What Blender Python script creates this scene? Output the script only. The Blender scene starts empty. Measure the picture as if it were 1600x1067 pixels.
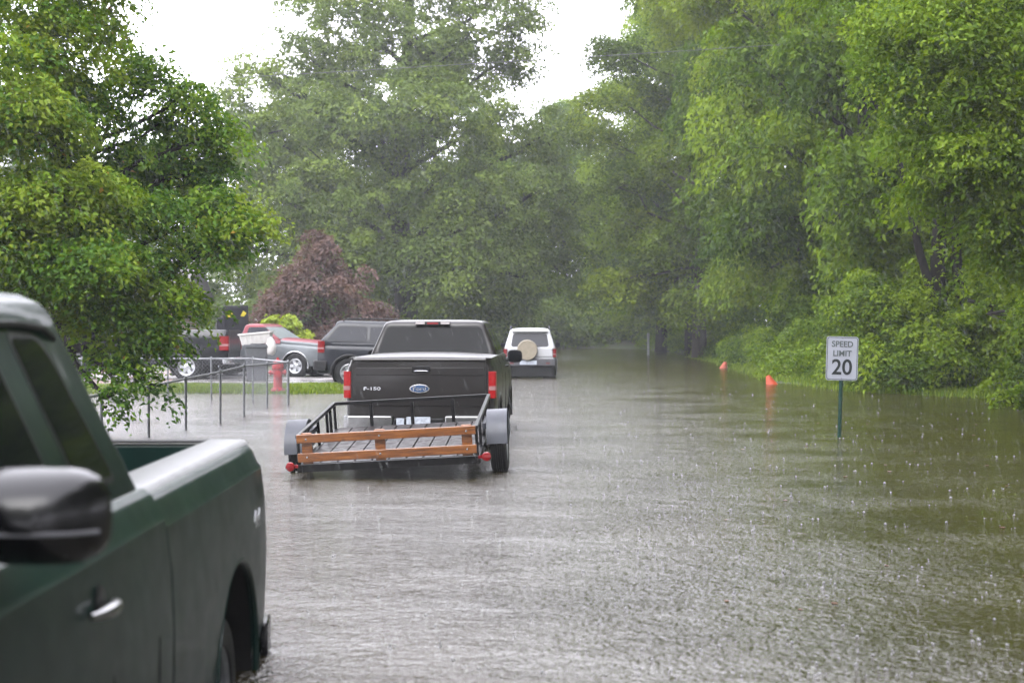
import bpy, bmesh, math, random
import numpy as np
from mathutils import Vector, Matrix, Euler
rnd = random.Random(7)
PI = math.pi
S = bpy.context.scene
COL = S.collection
F, HC, YH = 2300.0, 1.625, 508.0      # focal length in photo pixels, eye height above the water, horizon row

# ------------------------------------------------------------------ object helpers
def tag(o, label=None, cat=None, group=None, kind=None):
    if label: o['label'] = label
    if cat: o['category'] = cat
    if group: o['group'] = group
    if kind: o['kind'] = kind
    return o
def empty(name, loc=(0, 0, 0), rot=(0, 0, 0)):
    o = bpy.data.objects.new(name, None); COL.objects.link(o)
    o.location = loc; o.rotation_euler = rot; o.empty_display_size = .3
    return o
def link_mesh(name, me, mat, parent=None):
    o = bpy.data.objects.new(name, me); COL.objects.link(o)
    if mat is not None:
        me.materials.clear(); me.materials.append(mat)
    if parent is not None: o.parent = parent
    return o

class MB:
    def __init__(s): s.v = []; s.f = []
    def add(s, vs, fs):
        b = len(s.v); s.v += [tuple(p) for p in vs]; s.f += [tuple(b + i for i in f) for f in fs]; return s
    def box(s, c, d, rz=0, rx=0, ry=0):
        R = Euler((rx, ry, rz)).to_matrix(); c = Vector(c)
        vs = [c + R @ Vector((sx * d[0] / 2, sy * d[1] / 2, sz * d[2] / 2)) for sx in (-1, 1) for sy in (-1, 1) for sz in (-1, 1)]
        return s.add(vs, [(0, 1, 3, 2), (4, 6, 7, 5), (0, 4, 5, 1), (2, 3, 7, 6), (0, 2, 6, 4), (1, 5, 7, 3)])
    def bar(s, a, b, w, h=None):            # square bar between two points
        h = h or w; a = Vector(a); b = Vector(b); d = (b - a).normalized()
        up = Vector((0, 0, 1)) if abs(d.z) < .9 else Vector((1, 0, 0))
        u = d.cross(up).normalized() * w / 2; v = u.cross(d).normalized() * h / 2
        vs = [p + i * u + j * v for p in (a, b) for i, j in ((-1, -1), (1, -1), (1, 1), (-1, 1))]
        return s.add(vs, [(3, 2, 1, 0), (4, 5, 6, 7), (0, 1, 5, 4), (1, 2, 6, 5), (2, 3, 7, 6), (3, 0, 4, 7)])
    def tube(s, pts, rs, n=8, cap=True):
        pts = [Vector(p) for p in pts]
        if not isinstance(rs, (list, tuple)): rs = [rs] * len(pts)
        rings = []; pu = None
        for i, p in enumerate(pts):
            d = (pts[min(i + 1, len(pts) - 1)] - pts[max(i - 1, 0)]).normalized()
            if pu is None: pu = d.orthogonal().normalized()
            pu = (pu - d * pu.dot(d)).normalized(); w = d.cross(pu)
            rings.append([p + (pu * math.cos(2 * PI * k / n) + w * math.sin(2 * PI * k / n)) * rs[i] for k in range(n)])
        return s.loft(rings, cap)
    def loft(s, rings, cap=True):
        n = len(rings[0]); vs = [p for r in rings for p in r]; fs = []
        for i in range(len(rings) - 1):
            for k in range(n):
                a = i * n + k; b = i * n + (k + 1) % n
                fs.append((a, b, b + n, a + n))
        if cap: fs.append(tuple(range(n - 1, -1, -1))); fs.append(tuple((len(rings) - 1) * n + k for k in range(n)))
        return s.add(vs, fs)
    def lathe(s, prof, n=32, M=None, close=False):   # prof: (radius, height along local z)
        M = M or Matrix(); rings = []
        for r, z in prof: rings.append([M @ Vector((r * math.cos(2 * PI * k / n), r * math.sin(2 * PI * k / n), z)) for k in range(n)])
        if close: rings.append(rings[0]); return s.loft(rings, False)
        return s.loft(rings, True)
    def prism(s, pts, off):                  # closed 3-D polygon extruded by vector off
        n = len(pts); off = Vector(off); pts = [Vector(p) for p in pts]
        return s.add(pts + [p + off for p in pts], [tuple(range(n - 1, -1, -1)), tuple(range(n, 2 * n))] + [(k, (k + 1) % n, n + (k + 1) % n, n + k) for k in range(n)])
    def build(s, name, mat, parent=None, bevel=0, seg=2, smooth=35, sub=0):
        me = bpy.data.meshes.new(name); me.from_pydata(s.v, [], s.f)
        bm = bmesh.new(); bm.from_mesh(me); bmesh.ops.recalc_face_normals(bm, faces=bm.faces); bm.to_mesh(me); bm.free()
        me.shade_smooth(); me.set_sharp_from_angle(angle=math.radians(smooth))
        o = link_mesh(name, me, mat, parent)
        if bevel:
            m = o.modifiers.new('b', 'BEVEL'); m.width = bevel; m.segments = seg; m.limit_method = 'ANGLE'; m.angle_limit = math.radians(40)
        if sub:
            m = o.modifiers.new('s', 'SUBSURF'); m.levels = m.render_levels = sub
        return o

def cut(o, cutters):
    """subtract the cutter MBs from object o"""
    cs = []
    for c in cutters:
        k = c.build('cutter', None); cs.append(k)
        m = o.modifiers.new('c', 'BOOLEAN'); m.operation = 'DIFFERENCE'; m.solver = 'EXACT'; m.object = k
    par = o.parent; o.parent = None
    bpy.context.view_layer.update()
    dg = bpy.context.evaluated_depsgraph_get()
    me = bpy.data.meshes.new_from_object(o.evaluated_get(dg))
    mats = list(o.data.materials); o.modifiers.clear(); o.data = me
    me.materials.clear()
    for m in mats: me.materials.append(m)
    for k in cs: bpy.data.objects.remove(k)
    o.parent = par
    me.shade_smooth(); me.set_sharp_from_angle(angle=math.radians(32))
    return o

def rpoly(pts, r, n=5):
    """2-D polygon with rounded corners; r may be a list"""
    out = []; N = len(pts)
    for i, p in enumerate(pts):
        rr = r[i] if isinstance(r, (list, tuple)) else r
        p = Vector(p); a = Vector(pts[i - 1]) - p; b = Vector(pts[(i + 1) % N]) - p
        rr = min(rr, a.length * .45, b.length * .45); A = p + a.normalized() * rr; B = p + b.normalized() * rr
        for k in range(n + 1):
            t = k / n; out.append(A * (1 - t) ** 2 + p * 2 * t * (1 - t) + B * t * t)
    return out

def text_mesh(name, body, size, mat, parent, loc, rot, depth=.002, bold=0.0, sx=1.0):
    c = bpy.data.curves.new(name, 'FONT'); c.body = body; c.size = size; c.align_x = 'CENTER'; c.align_y = 'CENTER'
    c.extrude = depth; c.offset = bold
    t = bpy.data.objects.new('t', c); COL.objects.link(t)
    bpy.context.view_layer.update()
    me = bpy.data.meshes.new_from_object(t.evaluated_get(bpy.context.evaluated_depsgraph_get()))
    bpy.data.objects.remove(t)
    o = link_mesh(name, me, mat, parent); o.location = loc; o.rotation_euler = rot; o.scale = (sx, 1, 1)
    return o

# ------------------------------------------------------------------ materials
def nt(name):
    m = bpy.data.materials.new(name); m.use_nodes = True; t = m.node_tree; t.nodes.clear()
    out = t.nodes.new('ShaderNodeOutputMaterial'); return m, t, out
def N(t, typ, **kw):
    n = t.nodes.new(typ)
    for k, v in kw.items():
        if k in n.inputs.keys(): n.inputs[k].default_value = v
        else: setattr(n, k, v)
    return n
def L(t, a, b): t.links.new(a, b)
def ramp(t, fac, stops):
    r = t.nodes.new('ShaderNodeValToRGB'); e = r.color_ramp.elements
    while len(e) < len(stops): e.new(.5)
    for k, (p, c) in enumerate(stops): e[k].position = p; e[k].color = (*c, 1) if len(c) == 3 else c
    L(t, fac, r.inputs[0]); return r
def noise(t, scale, detail=4, rough=.55, vec=None, dist=0):
    n = N(t, 'ShaderNodeTexNoise'); n.inputs['Scale'].default_value = scale; n.inputs['Detail'].default_value = detail
    n.inputs['Roughness'].default_value = rough; n.inputs['Distortion'].default_value = dist
    if vec is None: vec = N(t, 'ShaderNodeTexCoord').outputs['Object']
    L(t, vec, n.inputs['Vector']); return n
def mat(name, col, rough=.5, metal=0, coat=0, nscale=8, namt=.15, bump=0, bscale=60, spec=.22, sss=0, ior=1.5, coatr=.05, wet=0):
    """plain surface with a little procedural colour and roughness variation"""
    m, t, out = nt(name); p = N(t, 'ShaderNodeBsdfPrincipled'); L(t, p.outputs[0], out.inputs[0])
    nz = noise(t, nscale)
    c = Vector(col) * (.85 if metal > .7 else .66); coat *= .42 if not wet else .75
    r = ramp(t, nz.outputs['Fac'], [(.3, tuple(c * (1 - namt))), (.7, tuple(min(1, x) for x in c * (1 + namt)))])
    L(t, r.outputs[0], p.inputs['Base Color'])
    p.inputs['Metallic'].default_value = metal; p.inputs['IOR'].default_value = ior
    p.inputs['Coat Weight'].default_value = coat; p.inputs['Coat Roughness'].default_value = coatr
    p.inputs['Specular IOR Level'].default_value = spec
    mr = N(t, 'ShaderNodeMapRange'); L(t, noise(t, nscale * 2.3).outputs['Fac'], mr.inputs[0])
    mr.inputs['To Min'].default_value = rough * .75; mr.inputs['To Max'].default_value = min(1, rough * 1.25)
    L(t, mr.outputs[0], p.inputs['Roughness'])
    if bump or wet:
        b = N(t, 'ShaderNodeBump'); b.inputs['Strength'].default_value = 1; b.inputs['Distance'].default_value = bump
        L(t, noise(t, bscale, 3).outputs['Fac'], b.inputs['Height'])
        L(t, b.outputs[0], p.inputs['Normal'])
        if wet:                                # beads of rain standing on the coat
            v = N(t, 'ShaderNodeTexVoronoi'); v.inputs['Scale'].default_value = 130; L(t, N(t, 'ShaderNodeTexCoord').outputs['Object'], v.inputs['Vector'])
            mm = N(t, 'ShaderNodeMapRange'); mm.inputs['From Min'].default_value = 0; mm.inputs['From Max'].default_value = .35; mm.inputs['To Min'].default_value = 1; mm.inputs['To Max'].default_value = 0
            L(t, v.outputs['Distance'], mm.inputs[0])
            b2 = N(t, 'ShaderNodeBump'); gn = N(t, 'ShaderNodeNewGeometry'); sz = N(t, 'ShaderNodeSeparateXYZ'); L(t, gn.outputs['Normal'], sz.inputs[0])
            up_ = N(t, 'ShaderNodeMapRange'); up_.inputs['From Min'].default_value = .78; up_.inputs['From Max'].default_value = .97; up_.inputs['To Min'].default_value = wet; up_.inputs['To Max'].default_value = wet * 9   # rain stands on the level faces
            L(t, sz.outputs['Z'], up_.inputs[0]); L(t, up_.outputs[0], b2.inputs['Distance'])
            cw = N(t, 'ShaderNodeMapRange'); cw.inputs['From Min'].default_value = .78; cw.inputs['From Max'].default_value = .97; cw.inputs['To Min'].default_value = coat; cw.inputs['To Max'].default_value = .75
            L(t, sz.outputs['Z'], cw.inputs[0]); L(t, cw.outputs[0], p.inputs['Coat Weight'])
            cr = N(t, 'ShaderNodeMapRange'); cr.inputs['From Min'].default_value = .78; cr.inputs['From Max'].default_value = .97; cr.inputs['To Min'].default_value = coatr; cr.inputs['To Max'].default_value = .35
            L(t, sz.outputs['Z'], cr.inputs[0]); L(t, cr.outputs[0], p.inputs['Coat Roughness'])
            L(t, mm.outputs[0], b2.inputs['Height']); L(t, b2.outputs[0], p.inputs['Coat Normal']); b2.inputs['Strength'].default_value = 1
    return m

def leafmat(name, stops, transl=.40, rough=.5, spec=.12):
    stops = [(q, (c_[0] * 1.08, c_[1] * 1.10, c_[2] * .68)) for q, c_ in stops] if name not in ('leaf_red',) else stops
    m, t, out = nt(name)
    a = N(t, 'ShaderNodeAttribute', attribute_name='tint')
    r = ramp(t, a.outputs['Fac'], stops)
    p = N(t, 'ShaderNodeBsdfPrincipled'); p.inputs['Roughness'].default_value = rough; p.inputs['Specular IOR Level'].default_value = spec
    L(t, r.outputs[0], p.inputs['Base Color'])
    tr = N(t, 'ShaderNodeBsdfTranslucent')
    g = N(t, 'ShaderNodeMixRGB', blend_type='MULTIPLY'); g.inputs[0].default_value = 1; g.inputs[2].default_value = (1.15, 1.15, .4, 1)
    L(t, r.outputs[0], g.inputs[1]); L(t, g.outputs[0], tr.inputs[0])
    mx = N(t, 'ShaderNodeMixShader'); mx.inputs[0].default_value = transl
    L(t, p.outputs[0], mx.inputs[1]); L(t, tr.outputs[0], mx.inputs[2]); L(t, mx.outputs[0], out.inputs[0])
    return m

M = {}
M['green_paint'] = mat('green_paint', (.004, .019, .015), .4, 0, .30, 3, .25, .0003, 25, spec=.05, coatr=.05, wet=.0004)
M['grey_paint'] = mat('grey_paint', (.024, .0215, .0205), .35, .2, .4, 3, .15, .0002, 20, coatr=.08, wet=.0004)
M['black_paint'] = mat('black_paint', (.006, .007, .010), .35, 0, .6, 3, .2, coatr=.05)
M['navy_paint'] = mat('navy_paint', (.006, .008, .014), .35, 0, .6, 3, .2, coatr=.05)
M['silver_paint'] = mat('silver_paint', (.15, .165, .175), .4, .2, .5, 3, .1)
M['red_paint'] = mat('red_paint', (.20, .022, .032), .4, .1, .4, 3, .15)
M['white_paint'] = mat('white_paint', (.55, .56, .58), .35, 0, .8, 3, .05)
M['glass'] = mat('tinted_glass', (.005, .006, .008), .05, 0, 0, 3, .1, spec=.09, ior=1.4)
M['grey_glass'] = mat('grey_glass', (.016, .018, .026), .08, 0, 0, 3, .1, spec=.14)
M['clear_glass'] = mat('pale_glass', (.25, .28, .29), .08, 0, 0, 3, .1, spec=.4)
M['rubber'] = mat('rubber', (.012, .012, .013), .55, nscale=20, bump=.002, bscale=90)
M['black_plastic'] = mat('black_plastic', (.012, .012, .013), .45, nscale=20, bump=.0006, bscale=160)
M['gloss_black'] = mat('gloss_black', (.004, .004, .005), .25, 0, .35, 6, .1, coatr=.12)
M['trim_grey'] = mat('trim_grey', (.10, .10, .11), .5)
M['grey_plastic'] = mat('grey_plastic', (.12, .13, .14), .5, bump=.001, bscale=40)
M['chrome'] = mat('chrome', (.50, .51, .53), .22, 1, 0, 12, .1)
M['bumper_chrome'] = mat('bumper_chrome', (.26, .26, .26), .3, 1, 0, 12, .1)
M['alloy'] = mat('alloy', (.5, .51, .53), .32, .8, 0, 12, .12)
M['dull_steel'] = mat('dull_steel', (.22, .23, .24), .45, .6, 0, 9, .25, bump=.001)
M['galv'] = mat('galvanised', (.23, .24, .25), .42, .5, 0, 14, .25)
M['fender_grey'] = mat('fender_grey', (.075, .08, .095), .45, .1, .2, 7, .12)
M['liner'] = mat('black_liner', (.006, .006, .006), .85)
M['bedliner'] = mat('bed_liner', (.018, .02, .024), .6, bump=.002, bscale=70)
M['red_lens'] = mat('red_lens', (.22, .003, .005), .3, 0, .15, 30, .25)
M['dark_red'] = mat('dark_red_lens', (.25, .008, .012), .25, 0, .6, 30, .25)
M['white_lens'] = mat('white_lens', (.55, .5, .5), .15, 0, 1, 30, .1)
M['pink_lens'] = mat('clear_red_lens', (.36, .20, .20), .3, 0, .2, 30, .25)
M['amber'] = mat('amber_lens', (.6, .2, .02), .2, 0, 1)
M['plate'] = mat('plate_white', (.55, .60, .68), .4, nscale=30, namt=.3)
M['tan'] = mat('tan_vinyl', (.33, .29, .22), .5, 0, .2, 10, .12, bump=.003, bscale=12)
M['black_steel'] = mat('black_steel', (.012, .012, .013), .35, .2, .3, 15, .4, bump=.0008, bscale=60)
M['rust'] = mat('rusty_grey', (.16, .14, .12), .5, .4, 0, 15, .4)
M['hyd_red'] = mat('hydrant_red', (.42, .022, .025), .4, 0, .4, 9, .2, bump=.002, bscale=25)
M['bin_grey'] = mat('bin_grey', (.11, .115, .125), .5, 0, .1, 6, .12, bump=.002)
M['white_plastic'] = mat('white_plastic', (.72, .70, .68), .45, nscale=5, namt=.06, bump=.003, bscale=8)
M['cab_black'] = mat('cabinet_black', (.010, .010, .014), .5, bump=.002, bscale=20)
M['yellow'] = mat('yellow_sticker', (.55, .45, .03), .5)
M['sign_white'] = mat('sign_white', (.40, .42, .48), .4, nscale=5, namt=.04)
M['sign_black'] = mat('sign_black', (.02, .025, .025), .5)
M['sign_faded'] = mat('sign_faded', (.10, .12, .12), .5)
M['post_green'] = mat('post_green', (.012, .05, .035), .5, .1, .2, 20, .3, bump=.001)
M['orange'] = mat('orange_plastic', (.50, .13, .08), .5, nscale=6, namt=.25)
M['orange_red'] = mat('orange_red_plastic', (.42, .06, .02), .5, nscale=6, namt=.25)
M['pale_paint'] = mat('pale_paint', (.4, .42, .38), .6)
M['wet_cap'] = mat('wet_cap', (.012, .013, .015), .40, 0, .55, 5, .3, .0004, 60, spec=.6, coatr=.3, wet=.0012)
M['lit_red'] = mat('lit_red_lens', (.26, .003, .004), .3, 0, .1, 30, .25)
_p = [n for n in M['lit_red'].node_tree.nodes if n.type == 'BSDF_PRINCIPLED'][0]; _p.inputs['Emission Color'].default_value = (1, .02, .02, 1); _p.inputs['Emission Strength'].default_value = .05
M['cable'] = mat('cable_grey', (.12, .12, .13), .5)
M['badge_blue'] = mat('badge_blue', (.06, .12, .25), .2, .2, 1)

def bark(name, c):
    m, t, out = nt(name); p = N(t, 'ShaderNodeBsdfPrincipled'); L(t, p.outputs[0], out.inputs[0]); p.inputs['Roughness'].default_value = .9; p.inputs['Specular IOR Level'].default_value = .08
    tc = N(t, 'ShaderNodeTexCoord'); mp = N(t, 'ShaderNodeMapping'); mp.inputs['Scale'].default_value = (1, 1, .18); L(t, tc.outputs['Object'], mp.inputs[0])
    nz = noise(t, 9, 6, .7, mp.outputs[0]); c = Vector(c)
    L(t, ramp(t, nz.outputs['Fac'], [(.3, tuple(c * .5)), (.65, tuple(c * 1.4))]).outputs[0], p.inputs['Base Color'])
    b = N(t, 'ShaderNodeBump'); b.inputs['Distance'].default_value = .04; L(t, nz.outputs['Fac'], b.inputs['Height']); L(t, b.outputs[0], p.inputs['Normal'])
    return m
M['bark'] = bark('bark', (.032, .027, .024))
M['bark_dark'] = bark('bark_dark', (.016, .014, .013))

def woodmat():
    m, t, out = nt('stained_wood'); p = N(t, 'ShaderNodeBsdfPrincipled'); L(t, p.outputs[0], out.inputs[0])
    p.inputs['Roughness'].default_value = .35; p.inputs['Coat Weight'].default_value = .5; p.inputs['Coat Roughness'].default_value = .2
    tc = N(t, 'ShaderNodeTexCoord'); mp = N(t, 'ShaderNodeMapping'); mp.inputs['Scale'].default_value = (14, 1.2, 14); L(t, tc.outputs['Object'], mp.inputs[0])
    nz = noise(t, 3, 6, .65, mp.outputs[0], .6)
    kn = N(t, 'ShaderNodeTexVoronoi'); kn.inputs['Scale'].default_value = 3.3; L(t, tc.outputs['Object'], kn.inputs['Vector'])
    k2 = N(t, 'ShaderNodeMapRange'); k2.inputs['From Min'].default_value = .02; k2.inputs['From Max'].default_value = .12; L(t, kn.outputs['Distance'], k2.inputs[0])
    mx = N(t, 'ShaderNodeMixRGB', blend_type='MIX')
    L(t, k2.outputs[0], mx.inputs[0]); mx.inputs[1].default_value = (.03, .01, .004, 1)
    L(t, ramp(t, nz.outputs['Fac'], [(.3, (.040, .013, .004)), (.5, (.15, .046, .006)), (.72, (.25, .088, .013))]).outputs[0], mx.inputs[2])
    L(t, mx.outputs[0], p.inputs['Base Color']); return m
M['wood'] = woodmat()
def deckmat():
    m, t, out = nt('wet_deck'); p = N(t, 'ShaderNodeBsdfPrincipled'); L(t, p.outputs[0], out.inputs[0])
    tc = N(t, 'ShaderNodeTexCoord'); mp = N(t, 'ShaderNodeMapping'); mp.inputs['Scale'].default_value = (1, 8, 8); L(t, tc.outputs['Object'], mp.inputs[0])
    nz = noise(t, 3, 5, .6, mp.outputs[0]); n2 = noise(t, 5, 3)
    L(t, ramp(t, nz.outputs['Fac'], [(.3, (.016, .013, .012)), (.7, (.04, .036, .036))]).outputs[0], p.inputs['Base Color'])
    p.inputs['Specular IOR Level'].default_value = .15
    L(t, ramp(t, n2.outputs['Fac'], [(.42, (.28,) * 3), (.6, (.6,) * 3)]).outputs[0], p.inputs['Roughness'])
    return m
M['deck'] = deckmat()

# leaf colours: tint 0..1 is a clump's and leaf's own colour (older, darker leaves .. fresh yellow-green ones)
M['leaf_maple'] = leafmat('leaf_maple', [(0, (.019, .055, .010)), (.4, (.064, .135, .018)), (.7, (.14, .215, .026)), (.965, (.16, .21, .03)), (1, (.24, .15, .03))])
M['leaf_far'] = leafmat('leaf_far', [(0, (.034, .057, .018)), (.5, (.080, .116, .036)), (1, (.15, .20, .056))])
M['leaf_right'] = leafmat('leaf_right', [(0, (.025, .052, .008)), (.5, (.080, .134, .014)), (1, (.170, .238, .023))])
M['leaf_right2'] = leafmat('leaf_right2', [(0, (.032, .057, .010)), (.5, (.088, .130, .017)), (1, (.175, .226, .028))])
M['leaf_fresh'] = leafmat('leaf_fresh', [(0, (.035, .075, .010)), (.5, (.088, .150, .015)), (1, (.165, .235, .025))], .42)
M['leaf_red'] = leafmat('leaf_red', [(0, (.055, .030, .029)), (.5, (.095, .055, .051)), (1, (.15, .092, .078))], .3)
M['leaf_lime'] = leafmat('leaf_lime', [(0, (.13, .18, .02)), (1, (.26, .31, .06))], .35)
M['grass'] = leafmat('grass_blades', [(0, (.055, .10, .014)), (.5, (.11, .165, .024)), (1, (.18, .22, .045))], .3)

# ------------------------------------------------------------------ foliage
def leaves(name, mtl, centers, norms, radii, nper, leaf, seed, tints, parent=None, droop=.35, thick=.16, asp=.6, jit=.5):
    """one mesh of folded leaves gathered in flattened sprays"""
    g = np.random.default_rng(seed)
    C = np.repeat(np.asarray(centers, float), nper, 0); n = len(C)
    NN = np.repeat(np.asarray(norms, float), nper, 0); R = np.repeat(np.asarray(radii, float), nper)[:, None]
    T = np.repeat(np.asarray(tints, float), nper)
    d = g.normal(size=(n, 3)); d /= np.linalg.norm(d, axis=1)[:, None]
    d -= NN * (d * NN).sum(1)[:, None]; d /= np.linalg.norm(d, axis=1)[:, None] + 1e-6
    rr = np.sqrt(g.random((n, 1)))
    P = C + d * R * rr + NN * g.normal(size=(n, 1)) * thick * R
    P[:, 2] -= (droop * R * rr ** 2)[:, 0]
    nv = NN + g.normal(size=(n, 3)) * jit; nv /= np.linalg.norm(nv, axis=1)[:, None]
    u = d + g.normal(size=(n, 3)) * .6; u[:, 2] -= .35
    u -= nv * (u * nv).sum(1)[:, None]; u /= np.linalg.norm(u, axis=1)[:, None] + 1e-6
    w = np.cross(nv, u); sz = leaf * g.uniform(.6, 1.25, (n, 1))
    u *= sz; w *= sz * asp; f = nv * sz * .18
    V = np.stack([P - u * .5, P - u * .08 + w * .5 + f, P + u * .55 - f * .6, P - u * .08 - w * .5 + f], 1).reshape(-1, 3)
    idx = np.arange(n) * 4
    Fc = np.stack([idx, idx + 1, idx + 2, idx, idx + 2, idx + 3], 1).reshape(-1, 3)
    me = bpy.data.meshes.new(name)
    me.vertices.add(len(V)); me.vertices.foreach_set('co', V.astype(np.float32).ravel())
    me.loops.add(Fc.size); me.loops.foreach_set('vertex_index', Fc.astype(np.int32).ravel())
    me.polygons.add(len(Fc)); me.polygons.foreach_set('loop_start', (np.arange(len(Fc)) * 3).astype(np.int32))
    me.update(calc_edges=True)
    at = me.attributes.new('tint', 'FLOAT', 'POINT')
    tv = np.clip(T + g.normal(size=n) * .13, 0, 1)
    tv = np.where(g.random(n) < .003, 1.0, np.minimum(tv, .96))
    at.data.foreach_set('value', np.repeat(tv, 4).astype(np.float32))
    return link_mesh(name, me, mtl, parent)

def lobe_sprays(lobes, rng, sr, up=.75):
    """lobes: (x,y,z, rx,ry,rz, n[, tint]) -> spray centres, normals, radii, tints"""
    C, NM, R, T = [], [], [], []
    for lb in lobes:
        cx, cy, cz, rx, ry, rz, n = lb[:7]; tb = lb[7] if len(lb) > 7 else rng.gauss(.45, .1)
        for _ in range(int(n)):
            while True:
                d = Vector((rng.gauss(0, 1), rng.gauss(0, 1), rng.gauss(0, 1)))
                if d.length > .01: d.normalize(); break
            q = rng.random() ** .42 * (1 + rng.gauss(0, .07))
            C.append((cx + d.x * rx * q, cy + d.y * ry * q, cz + d.z * rz * q))
            nm = Vector((d.x * .6, d.y * .6, d.z * .35 + up)) + Vector((rng.gauss(0, .18), rng.gauss(0, .18), rng.gauss(0, .12)))
            if nm.z < .1: nm.z = .1
            nm.normalize(); NM.append(tuple(nm)); R.append(sr * rng.uniform(.6, 1.35)); T.append(min(1, max(0, tb + rng.gauss(0, .20))))
    return C, NM, R, T

def wob(a, b, k, amp, rng):
    a = Vector(a); b = Vector(b); out = []
    for i in range(k + 1):
        t = i / k; p = a.lerp(b, t); e = amp * math.sin(PI * t) if k > 1 else 0
        out.append(p + Vector((rng.gauss(0, 1), rng.gauss(0, 1), rng.gauss(0, .6))) * e * .5 + Vector((0, 0, .0)))
    return out

def tree(name, label, cat, base, trunk_pts, r0, lobes, leaf, sr, nper, lm, bm_='bark', seed=1, group=None, twigs=5, rot=0, limbs=None, jit=.5, droop=.35, up=.75):
    """Empty at the foot > trunk (with its limbs), crown"""
    rng = random.Random(seed)
    root = empty(name, base, (0, 0, rot)); tag(root, label, cat, group)
    b = MB(); k = len(trunk_pts)
    rs = [r0 * (1.25 if i == 0 else 1) * (1 - .72 * i / (k - 1)) for i in range(k)]
    b.tube(trunk_pts, rs, 9)
    C, NM, R, T = lobe_sprays(lobes, rng, sr, up)
    j = 0
    for li, lb in enumerate(lobes):
        c = Vector(lb[:3]); zt = trunk_pts[-1][2]
        # leave the trunk some way below the lobe
        zs = max(trunk_pts[0][2] + (zt - trunk_pts[0][2]) * .22, min(zt, c.z - .55 * (c.xy - Vector(trunk_pts[0]).xy).length))
        for a_, b_ in zip(trunk_pts, trunk_pts[1:]):
            if a_[2] <= zs <= b_[2] + 1e-6:
                s0 = Vector(a_).lerp(Vector(b_), (zs - a_[2]) / (b_[2] - a_[2] + 1e-6)); break
        else: s0 = Vector(trunk_pts[-1])
        lr = max(.025, r0 * (.34 if (c - s0).length > 2 else .22) * (1 - .5 * (zs / zt if zt else 0)))
        if (c - s0).length > 9: j += int(lb[6]); continue
        mid = wob(s0, c, 4, (c - s0).length * .09, rng)
        b.tube(mid, [lr * (1 - .65 * i / 4) for i in range(5)], 6)
        n = int(lb[6])
        for q in range(min(twigs, n)):
            i = j + rng.randrange(n); st = mid[rng.choice((2, 3, 4))]
            b.tube(wob(st, C[i], 3, .12, rng), [lr * .3, lr * .22, lr * .14, .006], 4)
        j += n
    b.build('trunk', M[bm_], root, smooth=60)
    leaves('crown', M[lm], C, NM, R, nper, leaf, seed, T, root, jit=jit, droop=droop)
    return root
def copy_tree(src, loc, rot, sc, label, name=None, group=None):
    r = src.copy(); COL.objects.link(r); r.location = loc; r.rotation_euler = (0, 0, rot); r.scale = sc if isinstance(sc, tuple) else (sc,) * 3
    r['label'] = label
    if group: r['group'] = group
    for ch in src.children:
        c = ch.copy(); COL.objects.link(c); c.parent = r
    return r

def at(px, d, py=None, z=None):
    """a world point from a photo column and a distance along the view"""
    x = (px - 800) * d / F
    return (x, d, HC - (py - YH) * d / F if py is not None else z)

# ------------------------------------------------------------------ sky, sun, camera, render
w = bpy.data.worlds.new('World'); S.world = w; w.use_nodes = True; t = w.node_tree
bg = t.nodes['Background']; sky = t.nodes.new('ShaderNodeTexSky'); sky.sky_type = 'NISHITA'; sky.sun_disc = False
SE, SR = math.radians(52), math.radians(200)
sky.sun_elevation = SE; sky.sun_rotation = SR; sky.dust_density = 6; sky.air_density = 1.0; sky.ozone_density = 2
hs = t.nodes.new('ShaderNodeHueSaturation'); hs.inputs['Saturation'].default_value = .12
mx = t.nodes.new('ShaderNodeMixRGB'); mx.inputs[0].default_value = .8; mx.inputs[2].default_value = (10.3, 10.2, 11.3, 1)   # the even cloud layer
t.links.new(sky.outputs[0], hs.inputs['Color']); t.links.new(hs.outputs[0], mx.inputs[1]); tcw = t.nodes.new('ShaderNodeTexCoord'); sw = t.nodes.new('ShaderNodeSeparateXYZ'); t.links.new(tcw.outputs['Generated'], sw.inputs[0])
mrw = t.nodes.new('ShaderNodeMapRange'); mrw.inputs['To Min'].default_value = 1.9; mrw.inputs['To Max'].default_value = 2.0; t.links.new(sw.outputs['Z'], mrw.inputs[0])   # overcast: about three times brighter overhead than low down
vm = t.nodes.new('ShaderNodeVectorMath'); vm.operation = 'SCALE'; t.links.new(mx.outputs[0], vm.inputs[0]); t.links.new(mrw.outputs[0], vm.inputs['Scale'])
t.links.new(vm.outputs[0], bg.inputs[0])
bg.inputs[1].default_value = .13
sl = bpy.data.lights.new('sun', 'SUN'); sl.energy = .8; sl.angle = math.radians(40); sl.color = (1, .98, .95)
so = bpy.data.objects.new('sun', sl); COL.objects.link(so)
sd = Vector((math.sin(SR) * math.cos(SE), math.cos(SR) * math.cos(SE), math.sin(SE)))
so.rotation_euler = sd.to_track_quat('Z', 'Y').to_euler()

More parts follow.
